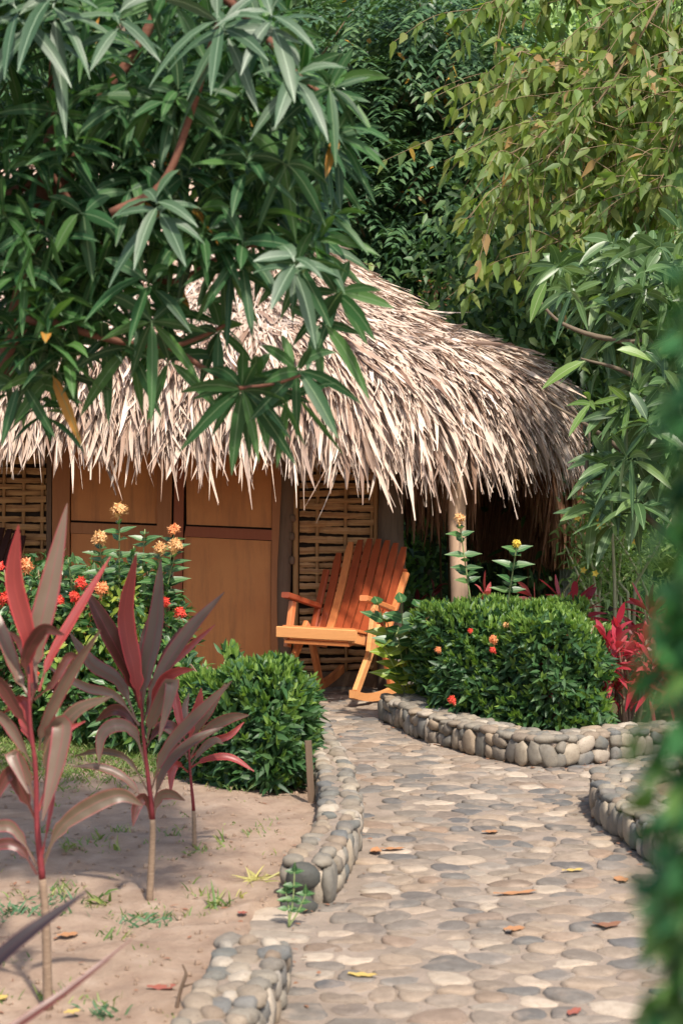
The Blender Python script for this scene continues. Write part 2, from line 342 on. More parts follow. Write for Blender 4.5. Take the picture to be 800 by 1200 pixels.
M['chair_shaded'] = wood_mat('varnished_red_shaded', [(.19,.034,.014), (.34,.072,.024), (.12,.020,.009)], .38, axis=(1, .3, .12), sc=30, coat=.3)  # same varnished wood, eave shade on the back put into its colour
M['chair_sunlit'] = wood_mat('varnished_wood_sunlit', [(.70,.27,.085), (.80,.37,.14), (.60,.21,.065)], .38, axis=(.12, .5, 1), sc=30, coat=.3)  # same varnished wood, sun on front and right side put into its colour
M['chair_black'] = wood_mat('black_stained_wood', [(.03,.012,.010), (.05,.018,.014)], .4, coat=.3)
def board():
    m, t, b = new_mat('door_board'); n1 = noise(t, 3, 5); n2 = noise(t, 180, 2); n3 = noise(t, 2.5, 6, .7, stretch=(5, 5, .6)); c = ramp(t, [(.54,.175,.045,.3), (.64,.235,.065,.7)], n1)
    c = mix(t, mth(t, 'MULTIPLY', n2, .25), c, (.32,.13,.05)); c = mix(t, mth(t, 'MULTIPLY', mth(t, 'SUBTRACT', n3, .48, clamp=True), 2.6, clamp=True), c, (.28,.10,.035)); t.links.new(c, b.inputs['Base Color']); b.inputs['Roughness'].default_value = .65; bump(t, n2, b, .2, .002); return m
M['board'] = board()
M['door_frame'] = wood_mat('door_frame_wood', [(.36,.125,.045), (.48,.19,.075)], .6, axis=(4, 4, .4), sc=10)
M['door_frame_red'] = wood_mat('door_frame_red_wood', [(.30,.075,.035), (.38,.11,.045)], .6, axis=(4, 4, .4), sc=10)
M['weave'] = wood_mat('woven_bamboo', [(.42,.20,.075), (.60,.33,.14), (.30,.13,.05), (.50,.25,.10)], .55, axis=(.6, 3, 14), sc=4)
M['weave_dark'] = wood_mat('bamboo_stake', [(.34,.16,.06), (.48,.25,.10)], .6, axis=(8, 4, .8), sc=4)
M['post_dark'] = wood_mat('dark_round_post', [(.10,.055,.035), (.19,.11,.07), (.07,.04,.03)], .85, axis=(4, 4, .5), sc=8, bmp=.7)
M['post_light'] = wood_mat('pale_round_post', [(.36,.22,.13), (.58,.40,.27), (.44,.29,.19)], .75, axis=(5, 5, .35), sc=8, bmp=.6)
M['trunk_post'] = wood_mat('dark_trunk_post', [(.09,.06,.04), (.16,.11,.075), (.06,.04,.03)], .9, axis=(4, 4, .6), sc=7, bmp=.9)
M['plinth'] = stone_mat('hut_plinth', [(.22,.13,.08), (.24,.15,.09)], .9, (.17,.10,.06))
M['slab'] = stone_mat('concrete_slab', [(.42,.39,.33), (.4,.37,.31)], .9, (.3,.26,.2))
M['dark'] = wood_mat('hut_interior_shade', [(.035,.022,.016), (.05,.03,.02)], .95)
M['log'] = wood_mat('grey_log', [(.28,.25,.20), (.44,.40,.33)], .9, axis=(.5, 4, 4), sc=8, bmp=.8)
M['panel_grey'] = stone_mat('pale_metal_sheet', [(.55,.60,.60), (.52,.57,.57)], .5, (.42,.47,.46))
M['panel_rib'] = wood_mat('ribbed_grey_sheet', [(.22,.26,.24), (.30,.34,.31)], .7)

# ------------------------------------------------------------------ ground and path
LEFT_EDGE = [(-.32,3.2), (-.24,4.1), (-.18,4.6), (-.16,4.95), (-.175,5.15), (-.175,5.75), (-.06,5.86), (.015,6.25), (.07,6.82), (.06,7.5), (.0,8.3), (-.07,9.0), (-.14,9.6), (-.22,10.4), (-.30,11.1), (-.35,11.9)]
RIGHT_N = [(.80,12.1), (.50,11.2), (.32,10.55), (.235,10.15), (.40,9.55), (.60,9.10), (.78,8.80), (.94,8.56), (1.06,8.52), (1.25,8.62), (1.50,8.78), (2.2,9.05), (3.6,9.6)]
RIGHT_S = [(3.6,8.5), (2.2,8.25), (1.62,8.10), (1.30,7.92), (1.15,7.70), (1.09,7.42), (1.085,7.1), (1.14,6.72), (1.20,6.2), (1.28,5.2), (1.35,3.2)]
path_poly = np.array(LEFT_EDGE+RIGHT_N+RIGHT_S)
def inpoly(x, y, poly):
    x = np.asarray(x, float); y = np.asarray(y, float); c = np.zeros(x.shape, bool); n = len(poly); j = n-1
    for i in range(n):
        xi, yi = poly[i]; xj, yj = poly[j]
        if yi != yj: c ^= ((yi > y) != (yj > y)) & (x < (xj-xi)*(y-yi)/(yj-yi)+xi)
        j = i
    return c
def vnoise(x, y, s, seed=0):
    """smooth value noise on numpy arrays"""
    r = np.random.default_rng(seed).uniform(-1, 1, (64, 64)); x = x/s; y = y/s
    i = np.floor(x).astype(int); j = np.floor(y).astype(int); fx = x-i; fy = y-j; fx = fx*fx*(3-2*fx); fy = fy*fy*(3-2*fy)
    g = lambda a, b: r[a % 64, b % 64]
    return (g(i, j)*(1-fx)+g(i+1, j)*fx)*(1-fy)+(g(i, j+1)*(1-fx)+g(i+1, j+1)*fx)*fy
nplant = np.array(RIGHT_N+[(3.6,16), (.80,16)])
splant = np.array(RIGHT_S+[(3.6,3.2)])
def gz(x, y):
    x = np.asarray(x, float); y = np.asarray(y, float)
    le = np.interp(y, [p[1] for p in LEFT_EDGE], [p[0] for p in LEFT_EDGE])
    soil = (x < le-.12) & (y < 10.8)
    z = np.full(x.shape, -.03)
    z = np.where(soil, .005+.022*vnoise(x, y, .55, 1)+.014*vnoise(x, y, .17, 2)+.009*vnoise(x, y, .075, 3)+.02, z)
    def deep(poly):   # inside and at least 0.1 m from the edge
        m = inpoly(x, y, poly)
        for dx, dy in ((.11, 0), (-.11, 0), (0, .11), (0, -.11), (.08, .08), (-.08, .08), (.08, -.08), (-.08, -.08)): m = m & inpoly(x+dx, y+dy, poly)
        return m
    z = np.where(deep(nplant), .07+.015*vnoise(x, y, .3, 4), z)
    z = np.where(deep(splant), .08, z)
    return z
def axis_lines(lo, a, b, hi, fine, k=14):
    mid = np.arange(a, b, fine); g1 = a-np.geomspace(fine, a-lo, k)[::-1]; g2 = b+np.geomspace(fine, hi-b, k)
    return np.concatenate([g1, mid, g2])
gx = axis_lines(-120, -3, 3, 120, .035); gy = axis_lines(-60, 3.2, 12, 200, .04)
XX, YY = np.meshgrid(gx, gy); ZZ = gz(XX, YY); nx, ny = len(gx), len(gy)
idx = np.arange(nx*ny).reshape(ny, nx)
q = np.stack([idx[:-1, :-1], idx[:-1, 1:], idx[1:, 1:], idx[1:, :-1]], -1).reshape(-1, 4)
g = mkmesh('ground', np.stack([XX.ravel(), YY.ravel(), ZZ.ravel()], 1), q.ravel(), np.full(len(q), 4), M['ground'])
tag(g, kind='structure')

def clip(poly, p, n):
    out = []; m = len(poly)
    for i in range(m):
        a, b = poly[i], poly[(i+1) % m]; da = (a-p)@n; db = (b-p)@n
        if da <= 0: out.append(a)
        if (da < 0 < db) or (db < 0 < da): out.append(a+(b-a)*(da/(da-db)))
    return out
def cells(S):
    out = []
    for i, s in enumerate(S):
        d = np.sum((S-s)**2, 1); nb = np.argsort(d)[1:16]
        poly = [s+np.array(c) for c in ((-.35,-.35), (.35,-.35), (.35,.35), (-.35,.35))]
        for j in nb:
            poly = clip(poly, (s+S[j])/2, S[j]-s)
            if len(poly) < 3: break
        out.append(np.array(poly))
    return out
def cobbles():
    pts = []
    # dense random packing with varying radius
    cand = np.stack([rng.uniform(-.6, 3.0, 26000), rng.uniform(3.6, 12.2, 26000)], 1)
    cand[:, 0] *= 1; ex = np.vstack([path_poly]); keep = inpoly(cand[:, 0], cand[:, 1], ex)
    cand = cand[keep]; cand[:, 0] /= 1.28; rad = rng.choice([.040, .058, .076, .100, .125], len(cand), p=[.24, .28, .26, .15, .07])*.92; P_ = np.zeros((0, 2)); Rr = np.zeros(0)
    for c, r in zip(cand, rad):
        if len(P_) == 0 or np.all(np.sum((P_-c)**2, 1) > ((Rr+r)*.74)**2): P_ = np.vstack([P_, c]); Rr = np.append(Rr, r)
    C = cells(P_); mb = MB(); K = 14
    for s, poly in zip(P_, C):
        if len(poly) < 3: continue
        poly = poly*[1.28, 1]
        c = poly.mean(0); pl = c+(poly-c)*1.0
        for _ in range(2):
            pl = np.concatenate([[.75*a+.25*b, .25*a+.75*b] for a, b in zip(pl, np.roll(pl, -1, 0))])
        c = pl.mean(0); ang = np.arctan2(pl[:, 1]-c[1], pl[:, 0]-c[0]); rr = np.hypot(pl[:, 0]-c[0], pl[:, 1]-c[1]); o = np.argsort(ang)
        a = np.linspace(-math.pi, math.pi, K, endpoint=False); r = np.interp(a, ang[o], rr[o], period=2*math.pi)
        r = np.minimum(r-.003, .17)*rng.uniform(.90, 1.02); r = r*(1+.07*np.sin(a*rng.integers(2, 4)+rng.uniform(0, 6)))
        if r.min() < .012: r = np.maximum(r, .014)
        h = rng.uniform(.003, .010); tx, ty = rng.uniform(-.045, .045, 2); V = []
        for f, z in ((1.0, -.008), (.96, h*.40), (.84, h*.82), (.55, h), (0, h*1.05)):
            if f == 0: V.append([c[0], c[1], z]); break
            for k in range(K): V.append([c[0]+r[k]*f*math.cos(a[k]), c[1]+r[k]*f*math.sin(a[k]), z])
        V = np.array(V); V[:, 2] += .002+(V[:, 0]-c[0])*tx+(V[:, 1]-c[1])*ty+.004*vnoise(V[:, 0], V[:, 1], .04, 9)
        F = [(i*K+k, i*K+(k+1) % K, (i+1)*K+(k+1) % K, (i+1)*K+k) for i in range(3) for k in range(K)]+[(3*K+k, 3*K+(k+1) % K, 4*K) for k in range(K)]
        mb.add(V, F)
    return mb
pathroot = bpy.data.objects.new('path', None); COL.objects.link(pathroot); tag(pathroot, kind='structure')
# mortar bed: fine grid clipped to path outline
bx = np.arange(-.8, 3.6, .05); by = np.arange(3.2, 12.1, .05); BX, BY = np.meshgrid(bx, by); inn = inpoly(BX, BY, path_poly)
ii = np.arange(BX.size).reshape(BX.shape); qm = inn[:-1, :-1] | inn[:-1, 1:] | inn[1:, 1:] | inn[1:, :-1]
q = np.stack([ii[:-1, :-1], ii[:-1, 1:], ii[1:, 1:], ii[1:, :-1]], -1)[qm]
BZ = .002+.006*vnoise(BX, BY, .12, 5)+.004*vnoise(BX, BY, .05, 6)
mkmesh('mortar_bed', np.stack([BX.ravel(), BY.ravel(), BZ.ravel()], 1), q.ravel(), np.full(len(q), 4), M['mortar'], pathroot)
cobbles().build('cobbles', M['cobble'], pathroot, smooth=True)

def sphere_tmpl(nu=12, nv=7):
    V = [(0, 0, 1)]
    for i in range(1, nv):
        p = math.pi*i/nv
        for k in range(nu): V.append((math.sin(p)*math.cos(2*math.pi*k/nu), math.sin(p)*math.sin(2*math.pi*k/nu), math.cos(p)))
    V.append((0, 0, -1)); F = [(0, 1+k, 1+(k+1) % nu) for k in range(nu)]
    F += [(1+i*nu+k, 1+(i+1)*nu+k, 1+(i+1)*nu+(k+1) % nu, 1+i*nu+(k+1) % nu) for i in range(nv-2) for k in range(nu)]
    F += [(len(V)-1, 1+(nv-2)*nu+(k+1) % nu, 1+(nv-2)*nu+k) for k in range(nu)]
    return np.array(V), F
SPH = sphere_tmpl()
def pebble(mb, c, axes, sizes, pw=.75):
    V, F = SPH; V = np.sign(V)*np.abs(V)**pw
    d = rvec(3); a = 1+.10*np.sin(V@d[0]*2.2+rng.uniform(0, 6))+.07*np.sin(V@d[1]*4+rng.uniform(0, 6))
    V = V*a[:, None]*np.array(sizes)
    mb.add(V @ np.array(axes)+np.array(c), F)
def kerb(name, line, w, h, label, extra=None, upright=True, z0=-.03):
    """low wall of mortared pebbles; line = path-side edge of the wall, body lies to its `w` side"""
    L = curve(line, 8); root = empty(name, (*L[len(L)//2][:2], 0), label, 'stone kerb', 'stone kerbs along the path')
    seg = np.linalg.norm(np.diff(L, axis=0), axis=1); s = np.concatenate([[0], np.cumsum(seg)])
    def at(t): return np.array([np.interp(t, s, L[:, 0]), np.interp(t, s, L[:, 1])])
    def nrm(t): d = norm(at(min(t+.03, s[-1]))-at(max(t-.03, 0))); return d, np.array([d[1], -d[0]])*(1 if w > 0 else -1)
    W = abs(w); mb = MB(); n = max(6, int(s[-1]/.06)); V = []
    for i in range(n):
        t = s[-1]*i/(n-1); p = at(t); d, nn = nrm(t)
        for off, z in ((.02, z0), (.02, h*.80), (.045, h*.97), (W-.045, h*.97), (W-.02, h*.80), (W-.02, z0)):
            V.append([*(p+nn*off+d*rng.uniform(-.004, .004)), z+rng.uniform(-.004, .004)])
    F = [(i*6+k, i*6+k+1, (i+1)*6+k+1, (i+1)*6+k) for i in range(n-1) for k in range(5)]+[tuple(range(5, -1, -1)), tuple(range((n-1)*6, n*6))]
    mb.add(V, F); mb.build('mortar', M['mortar'], root)
    st = MB()
    for side in (.008, W-.008):
        t = .02
        while t < s[-1]-.01:
            big = rng.random() < .6; wd = rng.uniform(.028, .058); p = at(t); d, nn = nrm(t)
            d3 = np.array([*d, 0]); n3 = np.array([*nn, 0]); up = np.array([0, 0, 1.]); n3 = norm(n3+up*rng.uniform(-.15, .15))
            a = rng.uniform(-.5, .5); dd = d3*math.cos(a)+up*math.sin(a); uu = up*math.cos(a)-d3*math.sin(a); th = rng.uniform(.019, .028)
            if big: pebble(st, [*(p+nn*side), h*.46+rng.uniform(-.012, .010)], [dd, n3, uu], [wd, th, h*rng.uniform(.36, .48)], .8)
            else:
                pebble(st, [*(p+nn*side), h*.26], [dd, n3, uu], [wd, th, h*rng.uniform(.22, .27)], .8); pebble(st, [*(p+nn*side), h*.70], [dd, n3, uu], [wd*rng.uniform(.8, 1.1), th, h*rng.uniform(.19, .24)], .8)
            t += wd*rng.uniform(1.62, 1.85)
    rows = max(2, int(round((W-.02)/.056)))
    for r in range(rows):
        t = rng.uniform(0, .05)
        while t < s[-1]:
            wd = rng.uniform(.032, .066); p = at(t); d, nn = nrm(t); off = .032+(W-.064)*(r/(rows-1))+rng.uniform(-.01, .01)
            a = rng.uniform(-.6, .6); d3 = np.array([d[0]*math.cos(a)-d[1]*math.sin(a), d[0]*math.sin(a)+d[1]*math.cos(a), rng.uniform(-.1, .1)]); d3 = norm(d3); n3 = norm(np.cross([0, 0, 1.], d3)); up = np.cross(d3, n3)
            pebble(st, [*(p+nn*off), h*.94+rng.uniform(-.006, .005)], [d3, n3, up], [wd, min(.042, wd*rng.uniform(.65, .9)), rng.uniform(.016, .024)], .85)
            t += wd*rng.uniform(1.5, 1.8)
    for t in (0, s[-1]):
        p = at(t); d, nn = nrm(t); e = -d if t == 0 else d
        for off in np.arange(.04, W-.02, .075):
            pebble(st, [*(p+nn*off-e*.004), h*.45+rng.uniform(-.01, .01)], [np.array([*nn, 0]), np.array([*d, 0]), [0, 0, 1.]], [.038, .020, h*rng.uniform(.36, .45)], .85)
    st.build('kerb_stones', M['kerb_stone'], root, smooth=True)
    return root, at, nrm
# offsets: w<0 means body to the left of travel direction (+Y travel: left = -X)
kerb('stone_kerb', [(-.32,3.6), (-.235,4.15), (-.178,4.6), (-.158,4.95)], -.19, .145, 'short low wall of pebbles at the bottom of the picture, nearest the camera, between soil and path')
k2, _, _ = kerb('stone_kerb', [(-.045,5.86), (.02,6.25), (.072,6.82), (.06,7.5), (.0,8.3), (-.07,9.0), (-.12,9.6)], -.155, .15, 'long curving pebble wall with a dark round stone at its end, left of the path')
kerb('stone_kerb', [(.235,10.2), (.40,9.55), (.60,9.10), (.78,8.80), (.94,8.58), (1.06,8.54), (1.25,8.64), (1.50,8.80), (2.2,9.07)], -.22, .15, 'angled pebble wall in front of the clipped hedge with orange flowers')
kerb('stone_kerb', [(2.2,8.25), (1.62,8.10), (1.30,7.92), (1.15,7.70), (1.09,7.42), (1.085,7.1), (1.14,6.72), (1.20,6.2), (1.24,5.6)], -.24, .15, 'rounded corner of pebble wall at the right, partly behind the blurred vine')
mb = MB(); pebble(mb, P(353, 1028, 5.80), np.eye(3), [.060, .045, .050], .9); mb.build('dark_stone', M['dark_stone'], k2, smooth=True)
mb = MB(); pebble(mb, P(352, 1064, 5.80), np.eye(3), [.064, .045, .046], .9); mb.build('dark_stone', M['dark_stone'], k2, smooth=True)

# ------------------------------------------------------------------ thatched hut
WY = 11.75
hut = empty('thatched_hut', (-1.0, WY, 0), 'thatched hut with shaggy palm leaf roof, orange board doors and woven walls', 'hut')
RX0, RYC, rx, ry = -.8, 13.3, 2.47, 2.6
S_ = np.array([0, .31, .44, .62, .82, .90, .96, 1.0]); Z_ = np.array([3.80, 3.12, 2.88, 2.58, 2.30, 2.13, 1.92, 1.62])
def prof(s): return np.interp(s, S_, Z_)
def zl(z, X): return z+np.interp(X, [-2.2, -1.4, -.5, .4, .9, 1.3, 2], [.28, .20, .11, .03, .05, .10, .10])*np.clip((2.7-z)/.6, 0, 1)
def roof_pt(t, s):
    """t<0: distance along the straight front; t>=0: angle (rad) round the rounded end"""
    t, s = np.broadcast_arrays(np.asarray(t, float), np.asarray(s, float)); ph = np.where(t < 0, -math.pi/2, -math.pi/2+t)
    ce = np.sign(np.cos(ph))*np.abs(np.cos(ph))**.85; se = np.sign(np.sin(ph))*np.abs(np.sin(ph))**.85; X = np.where(t < 0, RX0+t, RX0+rx*s*ce); Y = RYC+ry*s*se; return np.stack([X, Y, zl(prof(s), X)], -1)
# shell
ts = np.concatenate([np.linspace(-5.5, -.001, 24), np.linspace(0, math.pi, 30)]); ss = np.linspace(0, .985, 16)
TT, SS = np.meshgrid(ts, ss, indexing='ij'); V = roof_pt(TT, SS*1.0); V[..., 2] -= .05
ii = np.arange(TT.size).reshape(TT.shape); q = np.stack([ii[:-1, :-1], ii[1:, :-1], ii[1:, 1:], ii[:-1, 1:]], -1).reshape(-1, 4)
mb = MB(); mb.add(V.reshape(-1, 3), q.tolist())
# straight back slope
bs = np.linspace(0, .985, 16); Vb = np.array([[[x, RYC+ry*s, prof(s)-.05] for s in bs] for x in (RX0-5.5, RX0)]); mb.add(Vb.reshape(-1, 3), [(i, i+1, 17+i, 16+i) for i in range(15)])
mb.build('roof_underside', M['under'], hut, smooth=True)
def strips(t, s, lmin, lmax, wmin, wmax, lift, spread, dr):
    n = len(t); p = roof_pt(t, s); e = .01; dn = norm(roof_pt(t, np.minimum(s+e, 1))-roof_pt(t, np.minimum(s+e, 1)-e))
    ph = np.where(t < 0, -math.pi/2, -math.pi/2+t); out = np.stack([np.cos(ph), np.sin(ph), np.zeros(n)], 1); out[t < 0] = (0, -1, 0)
    side = np.stack([-out[:, 1], out[:, 0], np.zeros(n)], 1); nor = norm(np.cross(side, dn)); nor *= np.sign(nor[:, 2:3]+1e-6)
    d = dn+side*rng.normal(0, spread, n)[:, None]+nor*rng.normal(lift, .07, n)[:, None]
    p = p+nor*rng.uniform(-.03, .05, n)[:, None]
    return p, d, nor+rvec(n, .35), rng.uniform(lmin, lmax, n), rng.uniform(wmin, wmax, n), rng.uniform(*dr, n)
def width(n, lo=.006, mid=.016, hi=.044, f=.38): return np.where(rng.random(n) < f, rng.uniform(lo, mid, n), rng.uniform(mid, hi, n))
def swirl(a, k=.22):   # neighbouring fronds lie in the same direction
    p, d, n_, L, W, dr = a; sw = k*vnoise(p[:, 0]*1.0, p[:, 2]*1.6+p[:, 1], .13, 51)+k*.7*vnoise(p[:, 0], p[:, 2]*1.6+p[:, 1], .05, 52)
    sd_ = norm(np.cross(d, n_)); return p, d+sd_*sw[:, None], n_, L, W, dr
lb = LB()
N = 19000; t = np.where(rng.random(N) < .52, -rng.uniform(0, 2.6, N)**1.0, rng.uniform(0, 1.9, N)); s = rng.uniform(0, 1, N)**.62*.88
a = list(swirl(strips(t, s, .15, .48, .006, .030, .05, .22, (-.05, .12)))); a[4] = width(N, .005, .012, .030); lb.add(*a)
N = 1500; t = -rng.uniform(2.5, 5.5, N); s = rng.uniform(0, 1, N)**.6*.95; lb.add(*strips(t, s, .3, .6, .03, .05, .05, .15, (0, .1)))
def gapmask(t):  # a fold above the pale post where the thatch parts
    x = roof_pt(t, .95)[:, 0]; return (np.abs(x-.71) > .035) | (rng.random(len(t)) < .25)
N = 15000; t = np.where(rng.random(N) < .57, -rng.uniform(0, 2.6, N), rng.uniform(0, 1.9, N)); t = t[gapmask(t)]; N = len(t); s = rng.uniform(.76, .985, N)
a = list(swirl(strips(t, s, .24, .52, .010, .040, .09, .10, (.05, .40)), .20)); a[4] = width(N); lb.add(*a)
N = 5200; t = np.where(rng.random(N) < .57, -rng.uniform(0, 2.7, N), rng.uniform(0, 1.75, N)); p = roof_pt(t, .97)
ln = .26+.09*vnoise(p[:, 0], p[:, 1]*0, .12, 11)+rng.normal(0, .05, N)+np.where(p[:, 0] > 0, .03, 0)+np.clip((p[:, 0]-.0)*.05, 0, .05)-np.where(p[:, 0] > 1.0, (p[:, 0]-1.0)*.12, 0)
p[:, 2] -= rng.uniform(-.06, .10, N); p[:, 1] -= rng.uniform(-.08, .07, N)
d = np.stack([rng.normal(0, .07, N)+.10*vnoise(p[:, 0], p[:, 1], .08, 53), rng.normal(-.03, .06, N), -np.ones(N)], 1); nr = np.stack([rng.normal(0, .6, N), -np.ones(N), rng.normal(0, .3, N)], 1)
lb.add(p, d, nr, np.maximum(ln, .1), width(N, .006, .014, .038, .42), 0)
N = 700; t = -rng.uniform(2.6, 5.5, N); s = rng.uniform(.85, 1, N); lb.add(*strips(t, s, .35, .6, .03, .05, .08, .1, (.2, .5)))
N = 9000; t = np.where(rng.random(N) < .55, -rng.uniform(0, 2.6, N), rng.uniform(0, 1.9, N)); t = t[gapmask(t)]; N = len(t); s = rng.uniform(.2, .985, N)
a = list(strips(t, s, .12, .42, .003, .009, .12, .35, (.0, .40))); lb.add(*a)
roof = lb.build('roof_thatch', T_STRAP, M['thatch'], hut, curl=.16)
# ridge cap
lb = LB(); N = 1300; p = np.stack([rng.uniform(-4, RX0+.15, N), RYC+rng.normal(0, .08, N), 3.84+rng.normal(0, .03, N)], 1); sg = rng.choice([-1, 1], N)
lb.add(p, np.stack([rng.normal(0, .4, N), sg*1.0, rng.uniform(-.9, -.2, N)], 1), [0, 0, 1], rng.uniform(.3, .6, N), rng.uniform(.02, .04, N), .15); lb.build('ridge_thatch', T_STRAP, M['thatch'], hut)
# older brown thatch hanging low at the rounded end, ramp darkened for inside shade
lb = LB(); N = 5200; t = math.pi/2+rng.uniform(-.25, 1.1, N); p = roof_pt(t, rng.uniform(.86, .99, N)); p[:, 2] -= rng.uniform(0, .35, N)
ln = np.clip(rng.uniform(.35, .85, N)-np.abs(t-math.pi/2-.3)*.15, .2, 1); d = np.stack([rng.normal(0, .05, N), rng.normal(0, .05, N), -np.ones(N)], 1)
lb.add(p, d, rvec(N, 1), ln, rng.uniform(.012, .035, N), 0)
N = 3600; u = rng.random(N); p = np.stack([1.78-.62*u**1.3+rng.normal(0, .03, N), 13.15+1.1*u+rng.normal(0, .06, N), rng.uniform(1.25, 1.95, N)], 1)
lb.add(p, np.stack([rng.normal(0, .05, N), rng.normal(0, .05, N), -np.ones(N)], 1), np.stack([rng.normal(0, .6, N), -np.ones(N), rng.normal(0, .3, N)], 1), np.clip(p[:, 2]-.72-.25*rng.random(N)**2+.08*vnoise(p[:, 0], p[:, 0], .07, 61), .15, .95), rng.uniform(.010, .034, N), 0)
N = 500; x = rng.uniform(.46, .95, N); p = np.stack([x, rng.uniform(11.6, 13.5, N), rng.uniform(1.5, 1.85, N)], 1)
lb.add(p, np.stack([rng.normal(0, .06, N), rng.normal(0, .06, N), -np.ones(N)], 1), rvec(N), rng.uniform(.25, .62, N), rng.uniform(.01, .028, N), 0)
lb.build('hanging_brown_thatch', T_STRAP, M['old_shaded_thatch'], hut)
def WP(px, py, y=0.0): return P(px, py, WY)+np.array([0, y, 0])
# inner and side walls, near-black: the hut's unlit interior put into their colour
mb = MB(); x0, x1 = -5.5, .40
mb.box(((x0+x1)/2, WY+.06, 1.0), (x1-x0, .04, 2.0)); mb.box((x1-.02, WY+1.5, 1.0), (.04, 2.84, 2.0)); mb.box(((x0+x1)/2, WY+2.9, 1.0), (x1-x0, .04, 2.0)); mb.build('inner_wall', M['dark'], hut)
def woven(pxa, pxb, pya, pyb, stakes, name='woven_panel'):
    a, b = WP(pxa, pya), WP(pxb, pyb); mb = MB(); z = a[2]; row = 0; sx = [WP(s_, 0)[0] for s_ in stakes]
    while z > b[2]:
        h = rng.uniform(.042, .060); n = 26; xs = np.linspace(a[0], b[0], n); V = []
        sgn = 1 if row % 2 else -1; tilt = rng.uniform(-.012, .012)
        for i, x in enumerate(xs):
            d = sum((1 if k % 2 else -1)*math.exp(-((x-s_)/.05)**2) for k, s_ in enumerate(sx)); y = WY-.005-.022*sgn*d+rng.uniform(-.002, .002)
            zz = z+tilt*(i/n-.5)*2+rng.uniform(-.002, .002); hh = h*.42*rng.uniform(.92, 1.0)
            V += [[x, y-.004, zz+hh], [x, y-.009, zz], [x, y-.004, zz-hh], [x, y+.004, zz-hh], [x, y+.004, zz+hh]]
        F = [(i*5+k, i*5+(k+1) % 5, (i+1)*5+(k+1) % 5, (i+1)*5+k) for i in range(n-1) for k in range(5)]+[(4, 3, 2, 1, 0), tuple((n-1)*5+k for k in range(5))]
        mb.add(V, F); z -= h*rng.uniform(1.0, 1.18); row += 1
    o = mb.build(name, M['weave'], hut, smooth=False)
    st = MB()
    for x in sx: st.tube([[x+.004*math.sin(z*5), WY-.002, z] for z in np.linspace(a[2], b[2], 10)], [.013, .011], 8, .08)
    st.build('stake', M['weave_dark'], o, smooth=True)
woven(351, 440, 520, 797, (372, 405, 436)); woven(-60, 55, 520, 797, (-30, 5, 28, 50))
# doors hang a little askew
def quadbox(c4, y0, y1):
    c = [WP(*k) for k in c4]; V = [[p[0], WY+y0, p[2]] for p in c]+[[p[0], WY+y1, p[2]] for p in c]
    return V, [(0,1,2,3), (7,6,5,4), (0,4,5,1), (1,5,6,2), (2,6,7,3), (3,7,4,0)]
def part(name, quads, mat, parent, y0=-.03, y1=.02):
    mb = MB()
    for c4 in quads: mb.add(*quadbox(c4, y0, y1))
    return mb.build(name, mat, parent)
d2 = part('door_panel', [((218,500), (219,614.5), (318.5,618.5), (319,500)), ((216,629), (213,792), (317,794), (318,634))], M['board'], hut, -.014, .0)
part('door_rail', [((218.5,616.5), (216.5,628.5), (318.5,633), (319,621))], M['door_frame_red'], hut, -.03, .0)
part('door_stile', [((206,500), (201,800), (212,800), (217.5,500))], M['door_frame_red'], hut, -.034, .01)
part('door_stile', [((320,500), (317,800), (327,800), (331,500))], M['door_frame'], hut, -.034, .01)
part('door_panel', [((84,500), (84,609.5), (184.5,613.5), (185,500)), ((84,625), (83,792), (183,795), (184,629))], M['board'], hut, -.014, .0)
part('door_rail', [((84,612), (84,624.5), (184.3,628.5), (184.5,616))], M['door_frame'], hut, -.03, .0)
part('door_stile', [((185.5,500), (183,800), (198,800), (203.5,500))], M['door_frame'], hut, -.034, .01)
part('door_stile', [((63,500), (62,800), (82,800), (83.3,500))], M['door_frame'], hut, -.04, .01)
part('door_frame', [((56,500), (55,800), (60,800), (62,500)), ((332,500), (329,560), (325,800), (330,800), (336,500))][:1], M['post_dark'], hut, -.03, .01)
mb = MB(); mb.tube([WP(336+2*math.sin(y/40)-(y-560)*.012, y, -.02) for y in np.linspace(490, 805, 16)], [.052, .048], 12, .05); mb.build('round_post', M['post_dark'], hut, smooth=True)
for y, sx in ((607, 5), (628, 3), (656, 3), (701, 5)): mb = MB(); pebble(mb, WP(341+sx*.4, y, -.055), np.eye(3), [.022, .018, .03]); mb.build('bark_knot', M['post_dark'], hut, smooth=True)
mb = MB(); mb.tube([WP(346.5, y, -.03) for y in np.linspace(500, 798, 10)], [.022, .02], 8, .05); mb.tube([WP(440.5, y, -.03) for y in np.linspace(500, 798, 10)], [.018, .018], 8, .05); mb.build('panel_frame', M['weave_dark'], hut, smooth=True)
mb = MB(); mb.tube([WP(458-(y-600)*.004, y, -.08)+np.array([.006*math.sin(y/17), 0, 0]) for y in np.linspace(500, 812, 22)], [.088, .09, .095], 18, .05); mb.build('trunk_post', M['trunk_post'], hut, smooth=True)
mb = MB(); mb.box(((x0+.44)/2-.0, WY+.0, .03), (.44-x0, .10, .16)); mb.build('plinth', M['plinth'], hut)
mb = MB(); mb.bar((-5.5, 10.95, .02), (-1.45, 10.95, .02), .30, .15, side=(0, 1, 0), bev=.1); mb.build('porch_slab', M['slab'], hut)
